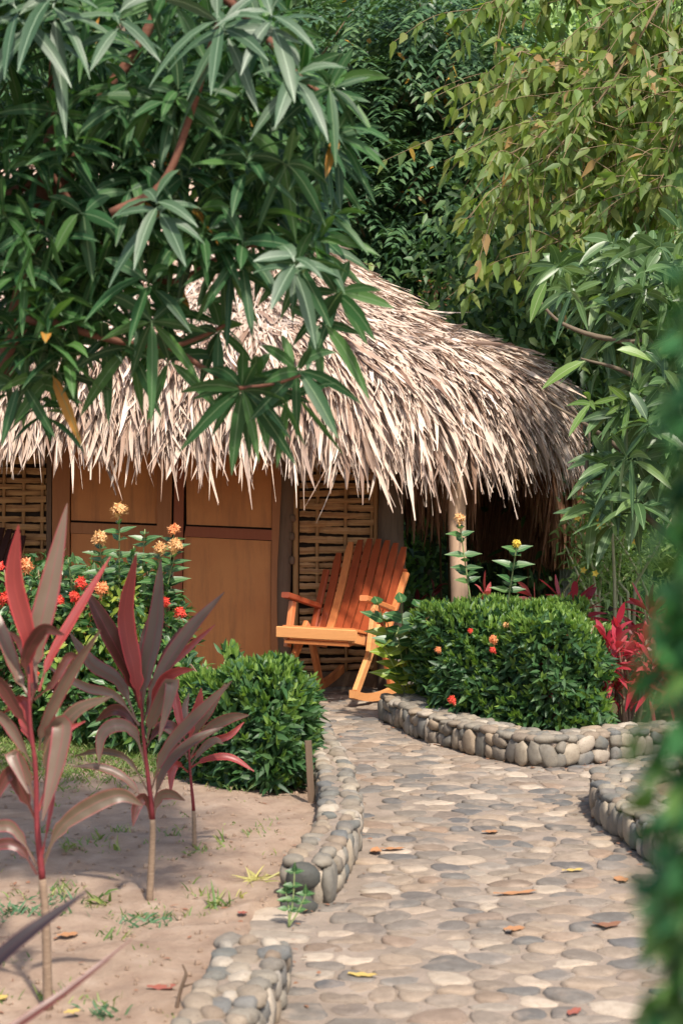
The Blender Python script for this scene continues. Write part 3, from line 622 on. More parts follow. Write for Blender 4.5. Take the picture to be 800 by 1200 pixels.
# pale post carrying the eave, beams under it
py_ = 11.28; pb = np.array([(536.5-400)/FP*py_, py_, 0])
mb = MB(); mb.tube([pb+np.array([.006*math.sin(z*4)-.012*(z-1.2), 0, z]) for z in np.linspace(.0, 1.9, 16)], [.060, .058, .056, .055], 14, .03); mb.build('eave_post', M['post_light'], hut, smooth=True)
mb = MB(); mb.tube([(-5.5, py_+.1, 1.98), (.2, py_+.1, 1.9), (.75, py_+.1, 1.84)], .04, 10); mb.tube([(.75, py_+.06, 1.82), (1.15, 12.0, 1.82), (1.35, 13.2, 1.82), (1.1, 14.6, 1.82)], .035, 10)
for a in np.linspace(0, 3.0, 10): e = roof_pt(a, .9); mb.tube([(RX0, RYC, 3.7), e+np.array([0, 0, -.12])], .03, 6)
for x in np.arange(-5, -.9, .5): mb.tube([(x, RYC, 3.7), (x, RYC-ry*.9, 2.02)], .03, 6)
mb.build('rafters', M['post_dark'], hut, smooth=True)

# ------------------------------------------------------------------ rocking chairs
def make_chair(mats, label):
    ch = empty('rocking_chair', (0, 0, 0), label, 'rocking chair', 'wooden rocking chairs on the hut porch')
    dk, md, lt = mats
    for sx in (-1, 1):
        x = sx*.285
        mb = MB(); yy = np.linspace(-.34, .50, 15); pts = [(x, y, .025+.42*(y-.02)**2) for y in yy]; V = []
        for p in pts:
            for a, b in ((-.02, -.025), (.02, -.025), (.02, .025), (-.02, .025)): V.append((p[0]+a, p[1], p[2]+b))
        F = [(i*4+k, i*4+(k+1) % 4, (i+1)*4+(k+1) % 4, (i+1)*4+k) for i in range(14) for k in range(4)]+[(3, 2, 1, 0), (56, 57, 58, 59)]
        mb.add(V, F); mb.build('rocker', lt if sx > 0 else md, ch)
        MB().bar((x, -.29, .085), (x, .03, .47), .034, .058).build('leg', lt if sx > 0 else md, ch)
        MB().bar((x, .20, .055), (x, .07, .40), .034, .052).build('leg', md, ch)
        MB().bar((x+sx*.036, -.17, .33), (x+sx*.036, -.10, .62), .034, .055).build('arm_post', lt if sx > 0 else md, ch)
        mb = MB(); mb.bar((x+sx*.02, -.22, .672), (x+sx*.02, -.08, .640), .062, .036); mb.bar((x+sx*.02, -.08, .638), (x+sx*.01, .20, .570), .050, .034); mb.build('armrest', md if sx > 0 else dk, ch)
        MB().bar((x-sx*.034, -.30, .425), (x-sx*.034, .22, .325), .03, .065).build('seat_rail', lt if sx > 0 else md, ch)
    MB().bar((-.305, -.318, .442), (.305, -.318, .442), .030, .070, side=(0, 1, 0)).build('front_rail', lt, ch)
    mb = MB(); mb.bar((-.25, -.27, .385), (.25, -.27, .385), .10, .022, side=(0, 1, .1)); mb.build('under_brace', md, ch)
    for k in range(6):
        y = -.265+k*.072; z = .476-(y+.30)*.19; MB().bar((-.28, y, z), (.28, y, z), .060, .018, side=(0, 1, -.19)).build('seat_slat', md, ch)
    for k in range(8):
        u = (k-3.5)/3.5; xb = u*.232; xt = u*.255-.01; top = 1.02-.05*u*u-(.05 if k == 0 else 0)
        b0 = np.array((xb, .09, .36)); t0 = np.array((xt, .09+(top-.36)*.60, top)); m0 = (b0+t0)/2+np.array((0, -.012+.03, -.01))
        mb = MB(); pts = curve([b0, m0, t0], 5)
        for i in range(len(pts)-1): pass
        V = []
        for i, p in enumerate(pts):
            wd = .029 if i < len(pts)-1 else .018
            for a, b in ((-wd, -.008), (wd, -.008), (wd, .008), (-wd, .008)): V.append((p[0]+a, p[1]+b, p[2]-abs(b)*.5))
        n = len(pts); F = [(i*4+q_, i*4+(q_+1) % 4, (i+1)*4+(q_+1) % 4, (i+1)*4+q_) for i in range(n-1) for q_ in range(4)]+[(3, 2, 1, 0), tuple((n-1)*4+q_ for q_ in range(4))]
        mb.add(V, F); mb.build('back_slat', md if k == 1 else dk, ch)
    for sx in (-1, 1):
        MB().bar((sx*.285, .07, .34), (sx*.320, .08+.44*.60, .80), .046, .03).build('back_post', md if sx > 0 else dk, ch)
    MB().bar((-.25, .135, .40), (.25, .135, .40), .02, .05, side=(0, 1, 0)).build('back_rail', dk, ch)
    MB().bar((-.29, .405, .80), (.29, .405, .80), .02, .045, side=(0, 1, 0)).build('back_rail', dk, ch)
    return ch
chair = make_chair((M['chair_shaded'], M['chair'], M['chair_sunlit']), 'varnished orange slatted rocking chair standing on the cobbles by the woven wall')
chair.location = (-.005, 11.08, .018); chair.rotation_euler = (0, 0, R(-29)); chair.scale = (.94, 1, 1)
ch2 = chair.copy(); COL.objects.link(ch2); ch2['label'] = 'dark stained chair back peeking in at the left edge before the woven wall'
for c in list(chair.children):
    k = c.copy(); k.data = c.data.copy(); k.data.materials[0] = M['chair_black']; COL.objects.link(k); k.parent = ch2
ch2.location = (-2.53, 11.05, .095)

# ------------------------------------------------------------------ left bed: cordylines
def blade(pts, w, mat, parent, Y, dy=0.0, name='leaf', tilt=None):
    """leaf along pixel points (stalk end first); w = blade width in photo pixels"""
    n = len(pts); Q = []
    for i, (x, y) in enumerate(pts): Q.append(P(x, y, Y+dy*(i/(n-1))**1.3))
    C = curve(Q, 7); m = len(C); sc = Y/FP; u = np.linspace(0, 1, m); tl = rng.uniform(-.7, .7) if tilt is None else tilt
    wid = np.where(u < .30, .14+.10*(u/.3)**2, 0)+np.where(u > .2, np.sin(np.clip((u-.2)/.80, 0, 1)**.85*math.pi)**.8, 0)*.9; wid = wid*w*.68*sc/2; wid = np.maximum(wid, .0015)
    wid[0:3] = .0035; V = []; UV = []
    for i in range(m):
        d = norm(C[min(i+1, m-1)]-C[max(i-1, 0)]); v = norm(C[i]-np.array([0, 0, EYE])); s = norm(np.cross(d, v)); s = norm(s+v*tl); nn = np.cross(d, s)
        if nn @ v > 0: nn = -nn
        for k, a in enumerate((-1, -.5, 0, .5, 1)):
            V.append(C[i]+s*a*wid[i]+nn*(.30*abs(a)*wid[i]+.05*wid[i]*math.sin(i*1.7+a*2))); UV.append((u[i], a*.5+.5))
    F = [(i*5+k, i*5+k+1, (i+1)*5+k+1, (i+1)*5+k) for i in range(m-1) for k in range(4)]
    mb = MB(); mb.add(V, F, UV); return mb.build(name, mat, parent, smooth=True, uv=True)
cg, cr, cd, co_, cb = M['cordy_grey'], M['cordy_red'], M['cordy_dark'], M['cordy_olive'], M['cordy_black']
def cordyline(Y, stem, split, leaves_, label, group='red leaved cordylines in the soil bed', rw=.011):
    base = P(*stem[0], Y); base[2] = float(gz(base[0], base[1])); r = empty('cordyline', base, label, 'plant', group)
    S = [P(x, y, Y) for x, y in stem]; S[0] = base-np.array([0, 0, .02]); C = curve(S, 5); ks = split*5
    mb = MB(); mb.tube(C[:ks+1], [rw*1.15, rw*.85], 10, .08); mb.build('stem', M['stem_brown'], r, smooth=True)
    mb = MB(); mb.tube(C[ks:], [rw*.80, rw*.62, rw*.5, rw*.3], 10, .04); mb.build('crown_stalk', M['stem_red'], r, smooth=True)
    for pts, w, mt, dy in leaves_: blade(pts, w, mt, r, Y, dy)
    return r
cordyline(4.7, [(57,1192), (54,1080), (50,1030), (44,970), (42,900), (36,850), (34,790)], 2, [
 ([(38,800), (34,750), (17,680), (22,615)], 36, cr, -.1), ([(44,800), (42,760), (58,690), (79,590)], 44, cg, .05), ([(46,810), (60,770), (92,715), (130,652)], 20, cr, .1),
 ([(34,800), (30,770), (50,738), (76,744)], 30, cd, -.1), ([(46,880), (52,850), (82,790), (118,738)], 26, cg, -.12), ([(50,880), (58,860), (74,850), (66,900), (50,962)], 40, cg, -.1),
 ([(52,930), (60,880), (88,835), (132,816)], 30, co_, -.05), ([(48,1022), (68,975), (100,948), (140,932), (168,944)], 34, co_, .05), ([(44,1015), (20,975), (0,968), (-40,985)], 24, cg, .0),
 ([(44,1025), (24,995), (0,990), (-40,1010)], 22, cd, .0), ([(42,960), (28,930), (12,905), (-12,950)], 30, cd, -.05), ([(36,820), (20,790), (2,742), (-14,700)], 30, cg, .1),
 ([(38,860), (20,830), (0,800), (-25,790)], 30, cd, .0), ([(40,900), (24,870), (8,845), (-20,820)], 26, cg, .05), ([(42,940), (30,905), (14,885), (34,930)], 26, cg, -.08),
 ([(36,830), (40,800), (30,760), (12,740)], 26, cd, .1), ([(46,950), (60,900), (75,860), (100,845)], 14, cr, .12), ([(40,820), (62,800), (80,770), (96,770)], 20, cd, .1),
 ([(40,880), (30,850), (26,820), (5,835)], 26, cr, .08), ([(48,1010), (58,960), (62,930), (56,900)], 10, cr, .1)],
 'tallest cordyline with grey and pink blades at the left edge, nearest to the camera', rw=.012)
cordyline(5.9, [(175,1064), (178,1005), (179,960), (173,905), (168,860), (165,810)], 2, [
 ([(164,830), (158,790), (146,720), (160,648)], 40, cr, -.08), ([(168,830), (172,790), (184,730), (189,655)], 40, cg, .1), ([(163,830), (152,790), (124,735), (99,688)], 38, cd, -.05),
 ([(172,850), (184,800), (220,742), (263,694)], 30, cg, .05), ([(174,850), (192,790), (222,758), (252,732)], 15, cr, .12), ([(162,850), (140,800), (108,778), (82,742)], 30, cg, .1),
 ([(164,850), (135,815), (100,805), (54,780)], 18, cg, .0), ([(172,850), (185,805), (205,788), (228,784)], 20, cr, -.08), ([(172,870), (180,840), (202,800), (186,868)], 30, cg, -.1),
 ([(173,905), (158,860), (138,850), (120,862), (116,896)], 28, cg, -.05), ([(175,930), (150,890), (118,880), (88,886)], 13, co_, .1), ([(177,950), (150,915), (120,900), (86,898)], 18, cg, .0),
 ([(176,930), (195,880), (232,838), (272,798)], 28, cg, -.1), ([(177,960), (192,905), (225,870), (262,852)], 24, cg, .08), ([(178,966), (170,935), (160,945), (156,968)], 22, cd, -.05),
 ([(179,966), (186,935), (200,930), (217,938)], 22, cg, .0), ([(164,860), (150,838), (132,832), (112,846)], 22, cd, .1), ([(170,880), (185,855), (200,850), (212,862)], 20, cd, .1),
 ([(168,840), (166,790), (172,750), (176,720)], 26, cg, .15), ([(166,850), (180,815), (196,770), (212,735)], 26, cd, .12)],
 'middle cordyline with upright red and grey blades, in front of the flowering bush', rw=.0115)
cordyline(6.6, [(228,1006), (227,950), (223,905), (221,865)], 1, [
 ([(221,885), (226,860), (246,830), (264,800)], 20, cg, .05), ([(222,890), (240,858), (268,842), (292,838)], 22, cg, -.05), ([(223,900), (242,890), (270,888), (298,904)], 15, cr, .0),
 ([(221,880), (212,850), (206,820), (203,798)], 16, cr, .08), ([(220,885), (205,860), (190,850), (176,868)], 20, cg, .0), ([(222,890), (244,870), (268,862), (286,846)], 14, cr, .08),
 ([(221,905), (208,895), (201,905), (200,930)], 18, cr, -.05), ([(222,880), (224,850), (232,826), (236,806)], 20, cr, .0), ([(222,900), (236,880), (252,868), (262,872)], 18, cg, -.08),
 ([(221,890), (210,875), (196,885), (188,900)], 16, cg, .05), ([(222,880), (218,850), (216,830), (222,812)], 16, cg, .1)],
 'smallest cordyline with pinkish blades, farthest back beside the dark green shrub', rw=.009)
# near plant, its stem outside the frame
r = empty('cordyline', (-.95, 3.0, float(gz(-.95, 3.0))), 'out of focus dark blades of a cordyline reaching in at the bottom left corner', 'plant', 'red leaved cordylines in the soil bed')
mb = MB(); mb.tube(curve([(-.95, 3.0, -.01), (-.94, 3.0, .25), (-.93, 3.02, .45)], 5), [.013, .010], 10, .05); mb.build('stem', M['stem_brown'], r, smooth=True)
blade([(-220,1230), (-80,1190), (20,1105), (104,1043)], 34, cb, r, 3.0, .1, tilt=.5); blade([(-220,1235), (-60,1240), (60,1175), (155,1100)], 20, cd, r, 3.0, .25, tilt=.7)
blade([(-220,1235), (-230,1150), (-180,1080), (-120,1060)], 30, cd, r, 3.0, .1); blade([(-220,1235), (-260,1180), (-300,1130), (-350,1120)], 30, cg, r, 3.0, -.1)

# ------------------------------------------------------------------ shrubs
def flower_head(c, r, mat, parent, n=44, name='flower_cluster', up=(0, -.5, 1)):
    lb = LB(); d = norm(rvec(n)+np.array(up)*.9); pos = np.array(c)+d*r*.55
    t = norm(rvec(n)); lb.add(pos, t, d, r*.42, r*.20, 0); lb.add(pos, -t, d, r*.42, r*.20, 0); s2 = np.cross(t, d); lb.add(pos, s2, d, r*.42, r*.2, 0); lb.add(pos, -s2, d, r*.42, r*.2, 0)
    lb.add(np.repeat(np.array([c]), n, 0)-np.array([0, 0, r*.3]), d, t, r*.9, r*.08, 0)
    return lb.build(name, T_DIA, mat, parent)
def shoot(base, top, parent, L=.075, W=.032, pairs=6, mat='leaf_bush', flower=None, fr=.045, bend=(0, 0, 0)):
    C = curve([base, (np.array(base)+np.array(top))/2+np.array(bend), top], 6); mb = MB(); mb.tube(C, [.005, .003], 6); s = mb.build('shoot', M['stem_green'], parent, smooth=True)
    lb = LB(); ax = norm(np.array(top)-np.array(base))
    for i in range(pairs):
        f = .25+.72*i/(pairs-1); p = C[int(f*(len(C)-1))]; a = i*math.pi/2+rng.uniform(-.4, .4)+.3
        for sg in (0, math.pi):
            d = np.array([math.cos(a+sg), math.sin(a+sg)*.8, rng.uniform(.15, .5)]); k = 1-.35*abs(f-.6); lb.add(p, d, np.array([0, -.75, .65]), L*k*rng.uniform(.85, 1.1), W*k*1.15, .15)
    lb.build('leaf', T_HEART, M[mat], s)
    if flower: flower_head(np.array(top)+np.array([0, 0, fr*.4]), fr, M[flower], s)
    return s
def clipped(name, foot, ztop, zbot, label, nleaf, ntip, L=.05, W=.018, cat='shrub', rnd=.12, group=None, lean=0):
    """dense shrub filling a footprint polygon, rounded top"""
    foot = np.array(foot); c = foot.mean(0); root = empty(name, (*c, max(zbot, 0)), label, cat, group)
    def sample(n, shell):
        out = []; lo, hi = foot.min(0), foot.max(0)
        while len(out) < n:
            p = rng.uniform(lo, hi, (4000, 2)); p = p[inpoly(p[:, 0], p[:, 1], foot)]; z = rng.uniform(zbot, ztop, len(p))
            # distance to footprint edge
            de = np.full(len(p), 9.); nn = np.zeros((len(p), 2))
            for a, b in zip(foot, np.roll(foot, -1, 0)):
                ab = b-a; t = np.clip(((p-a)@ab)/(ab@ab), 0, 1); q_ = a+t[:, None]*ab; dv = p-q_; dd = np.hypot(*dv.T); m = dd < de; de[m] = dd[m]; nn[m] = -dv[m]/np.maximum(dd[m], 1e-4)[:, None]
            bump_ = .07*vnoise(p[:, 0]+z*.7, p[:, 1]-z, .09, 21)+.09*vnoise(p[:, 0], p[:, 1]+z, .28, 22)-.05
            dt = ztop-z+bump_; de2 = de+bump_*1.0
            low = np.clip((zbot+.14-z)/.14, 0, 1)*.06
            dd = np.where((dt < rnd) & (de2 < rnd), rnd-np.hypot(rnd-dt, rnd-de2), np.minimum(dt, de2-low))
            ok = (dd > 0) & (dd < shell*rng.random(len(p))**.7+.01)
            nv = np.concatenate([nn*(np.clip(1-de2/rnd, 0, 1))[:, None], np.clip(1-dt/rnd, 0, 1)[:, None]], 1)+.001
            for k in np.where(ok)[0]: out.append((p[k][0], p[k][1], z[k], *nv[k]))
        out = np.array(out[:n]); return out[:, :3], norm(out[:, 3:])
    lb = LB(); p, n_ = sample(nleaf, .16); d = n_*.7+rvec(nleaf, .7)+np.array([0, 0, .25]); lb.add(p, d, n_+rvec(nleaf, .35)+np.array([0, 0, .4]), rng.uniform(.7, 1.2, nleaf)*L, rng.uniform(.8, 1.2, nleaf)*W, rng.uniform(0, .3, nleaf)); lb.build('leaves', T_OV, M['leaf_hedge'], root)
    lb = LB(); p, n_ = sample(ntip, .03); keep = (n_[:, 2] > .3) | (rng.random(ntip) < .25); p = p[keep]; n_ = n_[keep]; k = len(p)
    for _ in range(4):
        d = n_*.6+rvec(k, .45)+np.array([0, 0, .9]); lb.add(p+n_*.01, d, n_+rvec(k, .3), rng.uniform(.6, 1.1, k)*L*.8, W*.8, .05)
    lb.build('young_leaves', T_OV, M['leaf_tip'], root)
    mb = MB(); 
    for i in range(26):
        a = c+rng.normal(0, .05, 2)+(foot[rng.integers(len(foot))]-c)*rng.uniform(0, .5); b = c+(foot[rng.integers(len(foot))]-c)*rng.uniform(.2, .85)
        mb.tube(curve([(*a, zbot-.05), (*((a+b)/2), (zbot+ztop)*.4), (*b, ztop-.06)], 4), [.010, .004], 6)
    mb.build('branches', M['twig'], root, smooth=True)
    return root
hedge = clipped('hedge', [(.37,10.25), (.52,9.60), (.80,9.22), (1.05,9.00), (1.45,9.02), (1.52,9.3), (1.52,10.3), (.9,10.45)], .70, .10, 'clipped green box hedge dotted with orange flowers, behind the angled pebble wall', 13500, 5000, L=.072, W=.024, rnd=.12)
for (x, y, Y, m_, rr) in ((577,750,9.12,'flower_orange',.034), (577,762,9.08,'flower_red',.026), (529,821,9.25,'flower_red',.036), (551,740,9.3,'flower_red',.024), (503,728,9.75,'flower_orange',.035), (513,762,9.5,'flower_orange',.028), (663,745,9.1,'flower_orange',.022), (592,733,9.25,'flower_pale',.024), (660,741,9.1,'flower_orange',.018), (640,738,9.2,'flower_pale',.016)):
    flower_head(P(x, y, Y), rr, M[m_], hedge, 34)
def up(px, pytop, pybase, Y): return P(px, pybase, Y), P(px, pytop, Y)
b, t_ = up(545, 612, 705, 9.9); t_[0] = (538-400)/FP*9.9; b[0] += .03; shoot(b, t_, hedge, .12, .045, 8, 'leaf_bush', 'flower_pale', .045)
b, t_ = up(594, 640, 710, 9.7); t_[0] = (605-400)/FP*9.7; shoot(b, t_, hedge, .13, .048, 7, 'leaf_bush', 'flower_yellow', .034)
shrub2 = clipped('shrub', [(-.82,8.3), (-.58,7.78), (-.30,7.62), (-.14,7.85), (-.13,8.4), (-.38,8.75), (-.82,8.7)], .575, .03, 'dark green rounded shrub beside the thin stake left of the path', 8500, 1800, L=.078, W=.026, rnd=.24)
for (x, y, Y) in ((339,838,8.1), (344,841,8.1)): flower_head(P(x, y, Y), .018, M['flower_red'], shrub2, 20)
# broad-leaved sprig spilling towards the chair
spr = empty('leafy_shrub', (.27, 10.25, .02), 'light green broad leaved sprig arching toward the rocking chair beside the hedge', 'shrub')
for (tx, ty, bx_, by_, m_) in ((441,702,474,800,'leaf_bush'), (452,722,476,810,'leaf_yellow'), (447,755,478,815,'leaf_yellow'), (470,700,482,800,'leaf_bush'), (492,705,488,800,'leaf_bush'), (462,790,480,825,'leaf_yellow'), (500,730,492,815,'leaf_bush'), (478,745,485,820,'leaf_bush'), (466,735,480,815,'leaf_bush')):
    shoot(P(bx_, by_, 10.2), P(tx, ty, 10.05+rng.uniform(-.1, .15)), spr, .17, .075, 4, m_, None, bend=(-.02, 0, .05))
flower_head(P(437, 716, 10.0), .022, M['flower_orange'], spr, 16)
# flowering ixora bush at the left
ix = empty('ixora_bush', (-1.35, 9.35, 0), 'tall loose bush with orange flower heads in front of the left hut door', 'shrub')
lb = LB(); lb2 = LB()
def lump(lb, c, rad, n, L, W, droop=.25, upb=.3):
    d = norm(rvec(n)); rr = rng.uniform(.35, 1, n)**.5; pos = np.array(c)+d*rr[:, None]*np.array(rad); lb.add(pos, d*.7+rvec(n, .6)+np.array([0, 0, upb]), d+rvec(n, .4)+np.array([0, -.2, .8]), L*rng.uniform(.7, 1.2, n), W*rng.uniform(.8, 1.2, n), droop)
for (x, y, Y, rw_, rh, n) in ((40,740,9.5,.34,.36,900), (110,730,9.4,.30,.36,900), (175,745,9.3,.24,.34,750), (20,800,9.5,.38,.32,700), (100,810,9.3,.40,.30,900), (175,820,9.1,.30,.30,800), (60,690,9.6,.22,.20,300), (150,690,9.5,.2,.16,220), (205,790,9.2,.16,.22,300), (-40,740,9.5,.3,.4,500)):
    lump(lb, P(x, y, Y), (rw_, .3, rh), n, .085, .032)
lb.build('leaves', T_OV, M['leaf_bush'], ix)
for (x, y, Y, rw_, n) in ((150,700,9.2,.12,60), (135,740,9.15,.2,90), (70,760,9.2,.2,60)): lump(lb2, P(x, y, Y), (rw_, .1, rw_), n, .08, .034)
lb2.build('young_leaves', T_OV, M['leaf_yellow'], ix)
mb = MB()
for i in range(16): bx_ = rng.uniform(-1.9, -.95); mb.tube(curve([(-1.4+(bx_+1.4)*.3, 9.4, -.02), (bx_, 9.4, .5), (bx_+rng.uniform(-.1, .1), 9.35, .95)], 4), [.012, .004], 6)
mb.build('branches', M['twig'], ix, smooth=True)
for (tx, ty, bx_, by_, fl, fr) in ((140,604,140,720,'flower_pale',.062), (117,636,125,720,'flower_pale',.055), (188,648,175,730,'flower_pale',.052), (204,626,190,730,'flower_orange',.050), (206,646,186,730,'flower_pale',.060), (157,640,150,720,None,0), (80,655,90,730,None,0), (170,620,165,700,None,0)):
    shoot(P(bx_, by_, 9.2), P(tx, ty, 9.15+rng.uniform(-.1, .1)), ix, .125, .036, 8, 'leaf_bush', fl, fr)
for (x, y, m_, rr) in ((30,664,'flower_orange',.062), (8,702,'flower_red',.055), (120,691,'flower_orange',.055), (95,684,'flower_red',.05), (88,700,'flower_red',.045), (211,719,'flower_red',.045), (193,706,'flower_red',.04), (172,769,'flower_orange',.045), (70,704,'flower_red',.04), (-2,665,'flower_red',.05), (225,738,'flower_pale',.03), (42,790,'flower_red',.03)):
    flower_head(P(x, y, 9.05), rr, M[m_], ix)

# white flower on the ground by the rocker
wf = empty('white_flower', G(478, 834, .03), 'small white flower with a leaf lying at the left end of the hedge wall', 'flower')
flower_head(G(477, 830, .06), .035, M['flower_white'], wf, 30, 'petals'); lb = LB(); p = G(484, 836, .05); lb.add([p, p, p], [(1, -.3, .4), (.6, -.2, -.2), (.2, -.8, .8)], [0, -.4, 1], .09, .045, .2); lb.build('leaf', T_HEART, M['leaf_bush'], wf)

# red foliage plants behind the hedge
def rosette(name, c, h, n, L, W, mat, label, cat='plant', group=None, stems=4, spread=.16, tm=T_MANGO, lo=15, hi=95):
    r = empty(name, c, label, cat, group); mb = MB(); lb = LB(); c = np.array(c)
    for i in range(stems):
        o = rng.normal(0, spread, 2); top = c+np.array([o[0], o[1], h*rng.uniform(.55, 1)]); mb.tube(curve([c+np.array([o[0]*.3, o[1]*.3, -.03]), (c+top)/2+rvec(1, .02)[0], top], 4), [.011, .006], 6); whorl(lb, top, (rng.normal(0, .25), rng.normal(0, .25)-.15, 1), n, L, W, lo, hi, (.1, .5), .12)
    mb.build('stem', M['stem_brown'], r, smooth=True); lb.build('leaves', tm, M[mat], r); return r
gr = 'red leaved plants behind the hedge'
rosette('cordyline', (1.62, 9.55, .07), .56, 18, .17, .036, 'leaf_red', 'bright crimson leaved plant at the right end of the clipped hedge', group=gr, stems=14, spread=.17, lo=10, hi=120)
rosette('cordyline', (1.42, 10.75, .07), .66, 12, .22, .045, 'leaf_red', 'crimson leaves rising above the right half of the hedge top', group=gr, stems=7, spread=.14)
rosette('cordyline', (1.85, 10.2, .07), .62, 14, .24, .05, 'leaf_red', 'deep red plant farthest to the right, next to the blurred vine', group=gr, stems=7)
rosette('cordyline', (1.02, 10.9, .07), .66, 10, .18, .036, 'leaf_coral', 'coral pink leaf tuft above the middle of the hedge top', group=gr, stems=5, spread=.12)
rosette('cordyline', (.62, 13.4, -.03), .62, 12, .17, .045, 'leaf_wine', 'wine red leafy plant seen between the dark trunk post and the pale post', group=gr, stems=8, spread=.22)
rosette('cordyline', (1.0, 13.0, -.03), .45, 12, .17, .045, 'leaf_wine', 'low dark red plant in the shade behind the pale post', group=gr, stems=7, spread=.22)
# strap-leaved clump
sc_ = empty('strap_leaf_plant', (1.28, 11.9, .05), 'clump of pale green strap leaves under the hanging brown thatch', 'plant'); lb = LB(); n = 46
a = rng.uniform(0, 6.28, n); lb.add(np.array([[1.28, 11.9, .05]])+rvec(n, .05)*[1, 1, 0], np.stack([np.cos(a)*.5, np.sin(a)*.4, np.ones(n)], 1), rvec(n), rng.uniform(.45, .72, n), .035, .25); lb.build('leaves', T_BLADE, M['leaf_pale'], sc_)
sc_ = empty('strap_leaf_plant', (.52, 12.6, -.03), 'low arching grass-like plant beside the trunk post of the hut', 'plant'); lb = LB(); n = 50
a = rng.uniform(0, 6.28, n); lb.add(np.array([[.52, 12.6, -.02]])+rvec(n, .05)*[1, 1, 0], np.stack([np.cos(a)*.9, np.sin(a)*.6, np.ones(n)], 1), rvec(n), rng.uniform(.4, .8, n), .022, .6); lb.build('leaves', T_BLADE, M['leaf_pale'], sc_)  # brighter leaf colour makes up for sunlight missing under the roof
mb = MB(); mb.tube(curve([(.36, 11.35, .36), (.55, 11.2, .36), (.75, 11.2, .33)], 5), [.075, .07], 14, .08); lg = mb.build('log', M['log'], None, smooth=True, loc=(.5, 11.3, .3)); tag(lg, 'grey weathered log behind the left end of the hedge', 'log')
mb = MB(); pebble(mb, (.52, 11.3, .12), np.eye(3), [.26, .16, .19], .8); st_ = mb.build('boulder', M['kerb_stone'], None, smooth=True, loc=(.52, 11.3, 0)); tag(st_, 'mossy grey boulder under the log by the trunk post', 'rock')

# airy shrub with pale stems and yellow flowers
ys = empty('yellow_flower_shrub', (1.85, 12.2, -.03), 'airy shrub with pale crossing stems and small yellow flowers right of the hut', 'shrub'); mb = MB(); lb = LB()
stems = [((700,720), (690,650), (664,600)), ((700,720), (680,680), (662,640)), ((720,715), (728,640), (738,600)), ((700,715), (706,640), (702,612)), ((655,700), (700,640), (742,560)), ((700,700), (690,640), (712,570)), ((740,700), (700,655), (664,612)), ((730,700), (700,670), (672,640)), ((740,690), (770,640), (790,600)), ((720,690), (716,600), (716,560)), ((690,710), (686,660), (680,590)), ((760,700), (735,650), (700,600)), ((690,715),(750,660),(775,640))]
for s in stems:
    Y = rng.uniform(11.8, 12.7); C = curve([P(*s[0], Y), P(*s[1], Y+rng.uniform(-.2, .2)), P(*s[2], Y+rng.uniform(-.3, .3))], 8); C[0][2] = max(C[0][2]-.55, -.03); mb.tube(C, [.012, .005], 6)
    for k in range(3, len(C)):
        n = 7; lb.add(np.repeat(C[k:k+1], n, 0)+rvec(n, .05), rvec(n)+np.array([0, 0, .2]), np.array([0, -.3, 1])+rvec(n, .4), rng.uniform(.05, .10, n), rng.uniform(.012, .03, n), .2)
n = 1500; p = np.stack([rng.uniform(1.78, 2.8, n), rng.uniform(12, 13.0, n), rng.uniform(0.1, 1.5, n)], 1); lb.add(p, rvec(n)+np.array([0, 0, .2]), np.array([0, -.3, 1])+rvec(n, .4), rng.uniform(.05, .12, n), rng.uniform(.015, .03, n), .2)
mb.build('stems', M['stem_pale'], ys, smooth=True); lb.build('leaves', T_OV, M['leaf_pale'], ys)
for (x, y) in ((700,613), (683,668), (676,607), (742,634), (697,672)):
    c = P(x, y, 11.7); lb = LB(); a = np.arange(5)*1.257; d = np.stack([np.cos(a), np.full(5, -.25), np.sin(a)], 1); k_ = .05 if y == 613 else .028; lb.add(np.repeat([c], 5, 0), d, [0, -1, .1], k_, k_*.8, 0); lb.build('flower', T_HEART, M['flower_yellow'], ys)

# ------------------------------------------------------------------ trees
def limb(mb, pts, rad, n=6, seg=10, wob=.05): mb.tube(curve(pts, n), rad, seg, wob)
# near mango tree, upper left
MY = 5.3
mg = empty('mango_tree', (-1.75, MY+.1, 0), 'large mango tree whose dark drooping foliage fills the upper left of the picture', 'tree')
mb = MB(); limb(mb, [(-1.75, MY+.1, -.05), (-1.66, MY+.1, .8), (-1.50, MY+.1, 1.5)], [.10, .08, .06], 8, 14); mb.build('trunk', M['bark_red'], mg, smooth=True)
def br(pts, rad, Y=MY, mat='bark_red'):
    mb = MB(); limb(mb, [P(x, y, Y+(dy if len(q_) > 2 else 0)) for q_ in pts for (x, y, dy) in [(q_[0], q_[1], q_[2] if len(q_) > 2 else 0)]], rad, 6, 10); return mb.build('branch', M[mat], mg, smooth=True)
br([(-166,548,.1), (-60,500), (5,430), (28,340), (45,260), (60,170), (66,80), (70,-60)], [.045, .034, .03, .024, .018])
br([(45,265), (80,205), (120,115), (160,60), (195,-10), (230,-80)], [.022, .018, .014])
br([(-140,400), (-40,260), (0,235), (50,205), (85,180), (120,150)], [.026, .016, .012])
br([(28,375), (75,380), (100,390), (150,402), (200,408), (240,432), (282,455)], [.014, .010, .006], 5.1)
br([(200,408), (235,395), (270,378)], [.008, .005], 5.1)
br([(130,250), (190,215), (225,130), (245,60), (256,22)], [.013, .010, .006], 4.9)
br([(60,200), (130,300), (200,330), (280,290), (345,290)], [.013, .009, .006], 5.2)
br([(190,-60), (290,20), (350,90), (395,120)], [.02, .012, .006], 5.2)
br([(280,455), (320,450), (352,440)], [.006, .004], 5.0)
lb = LB(); lbf = LB()
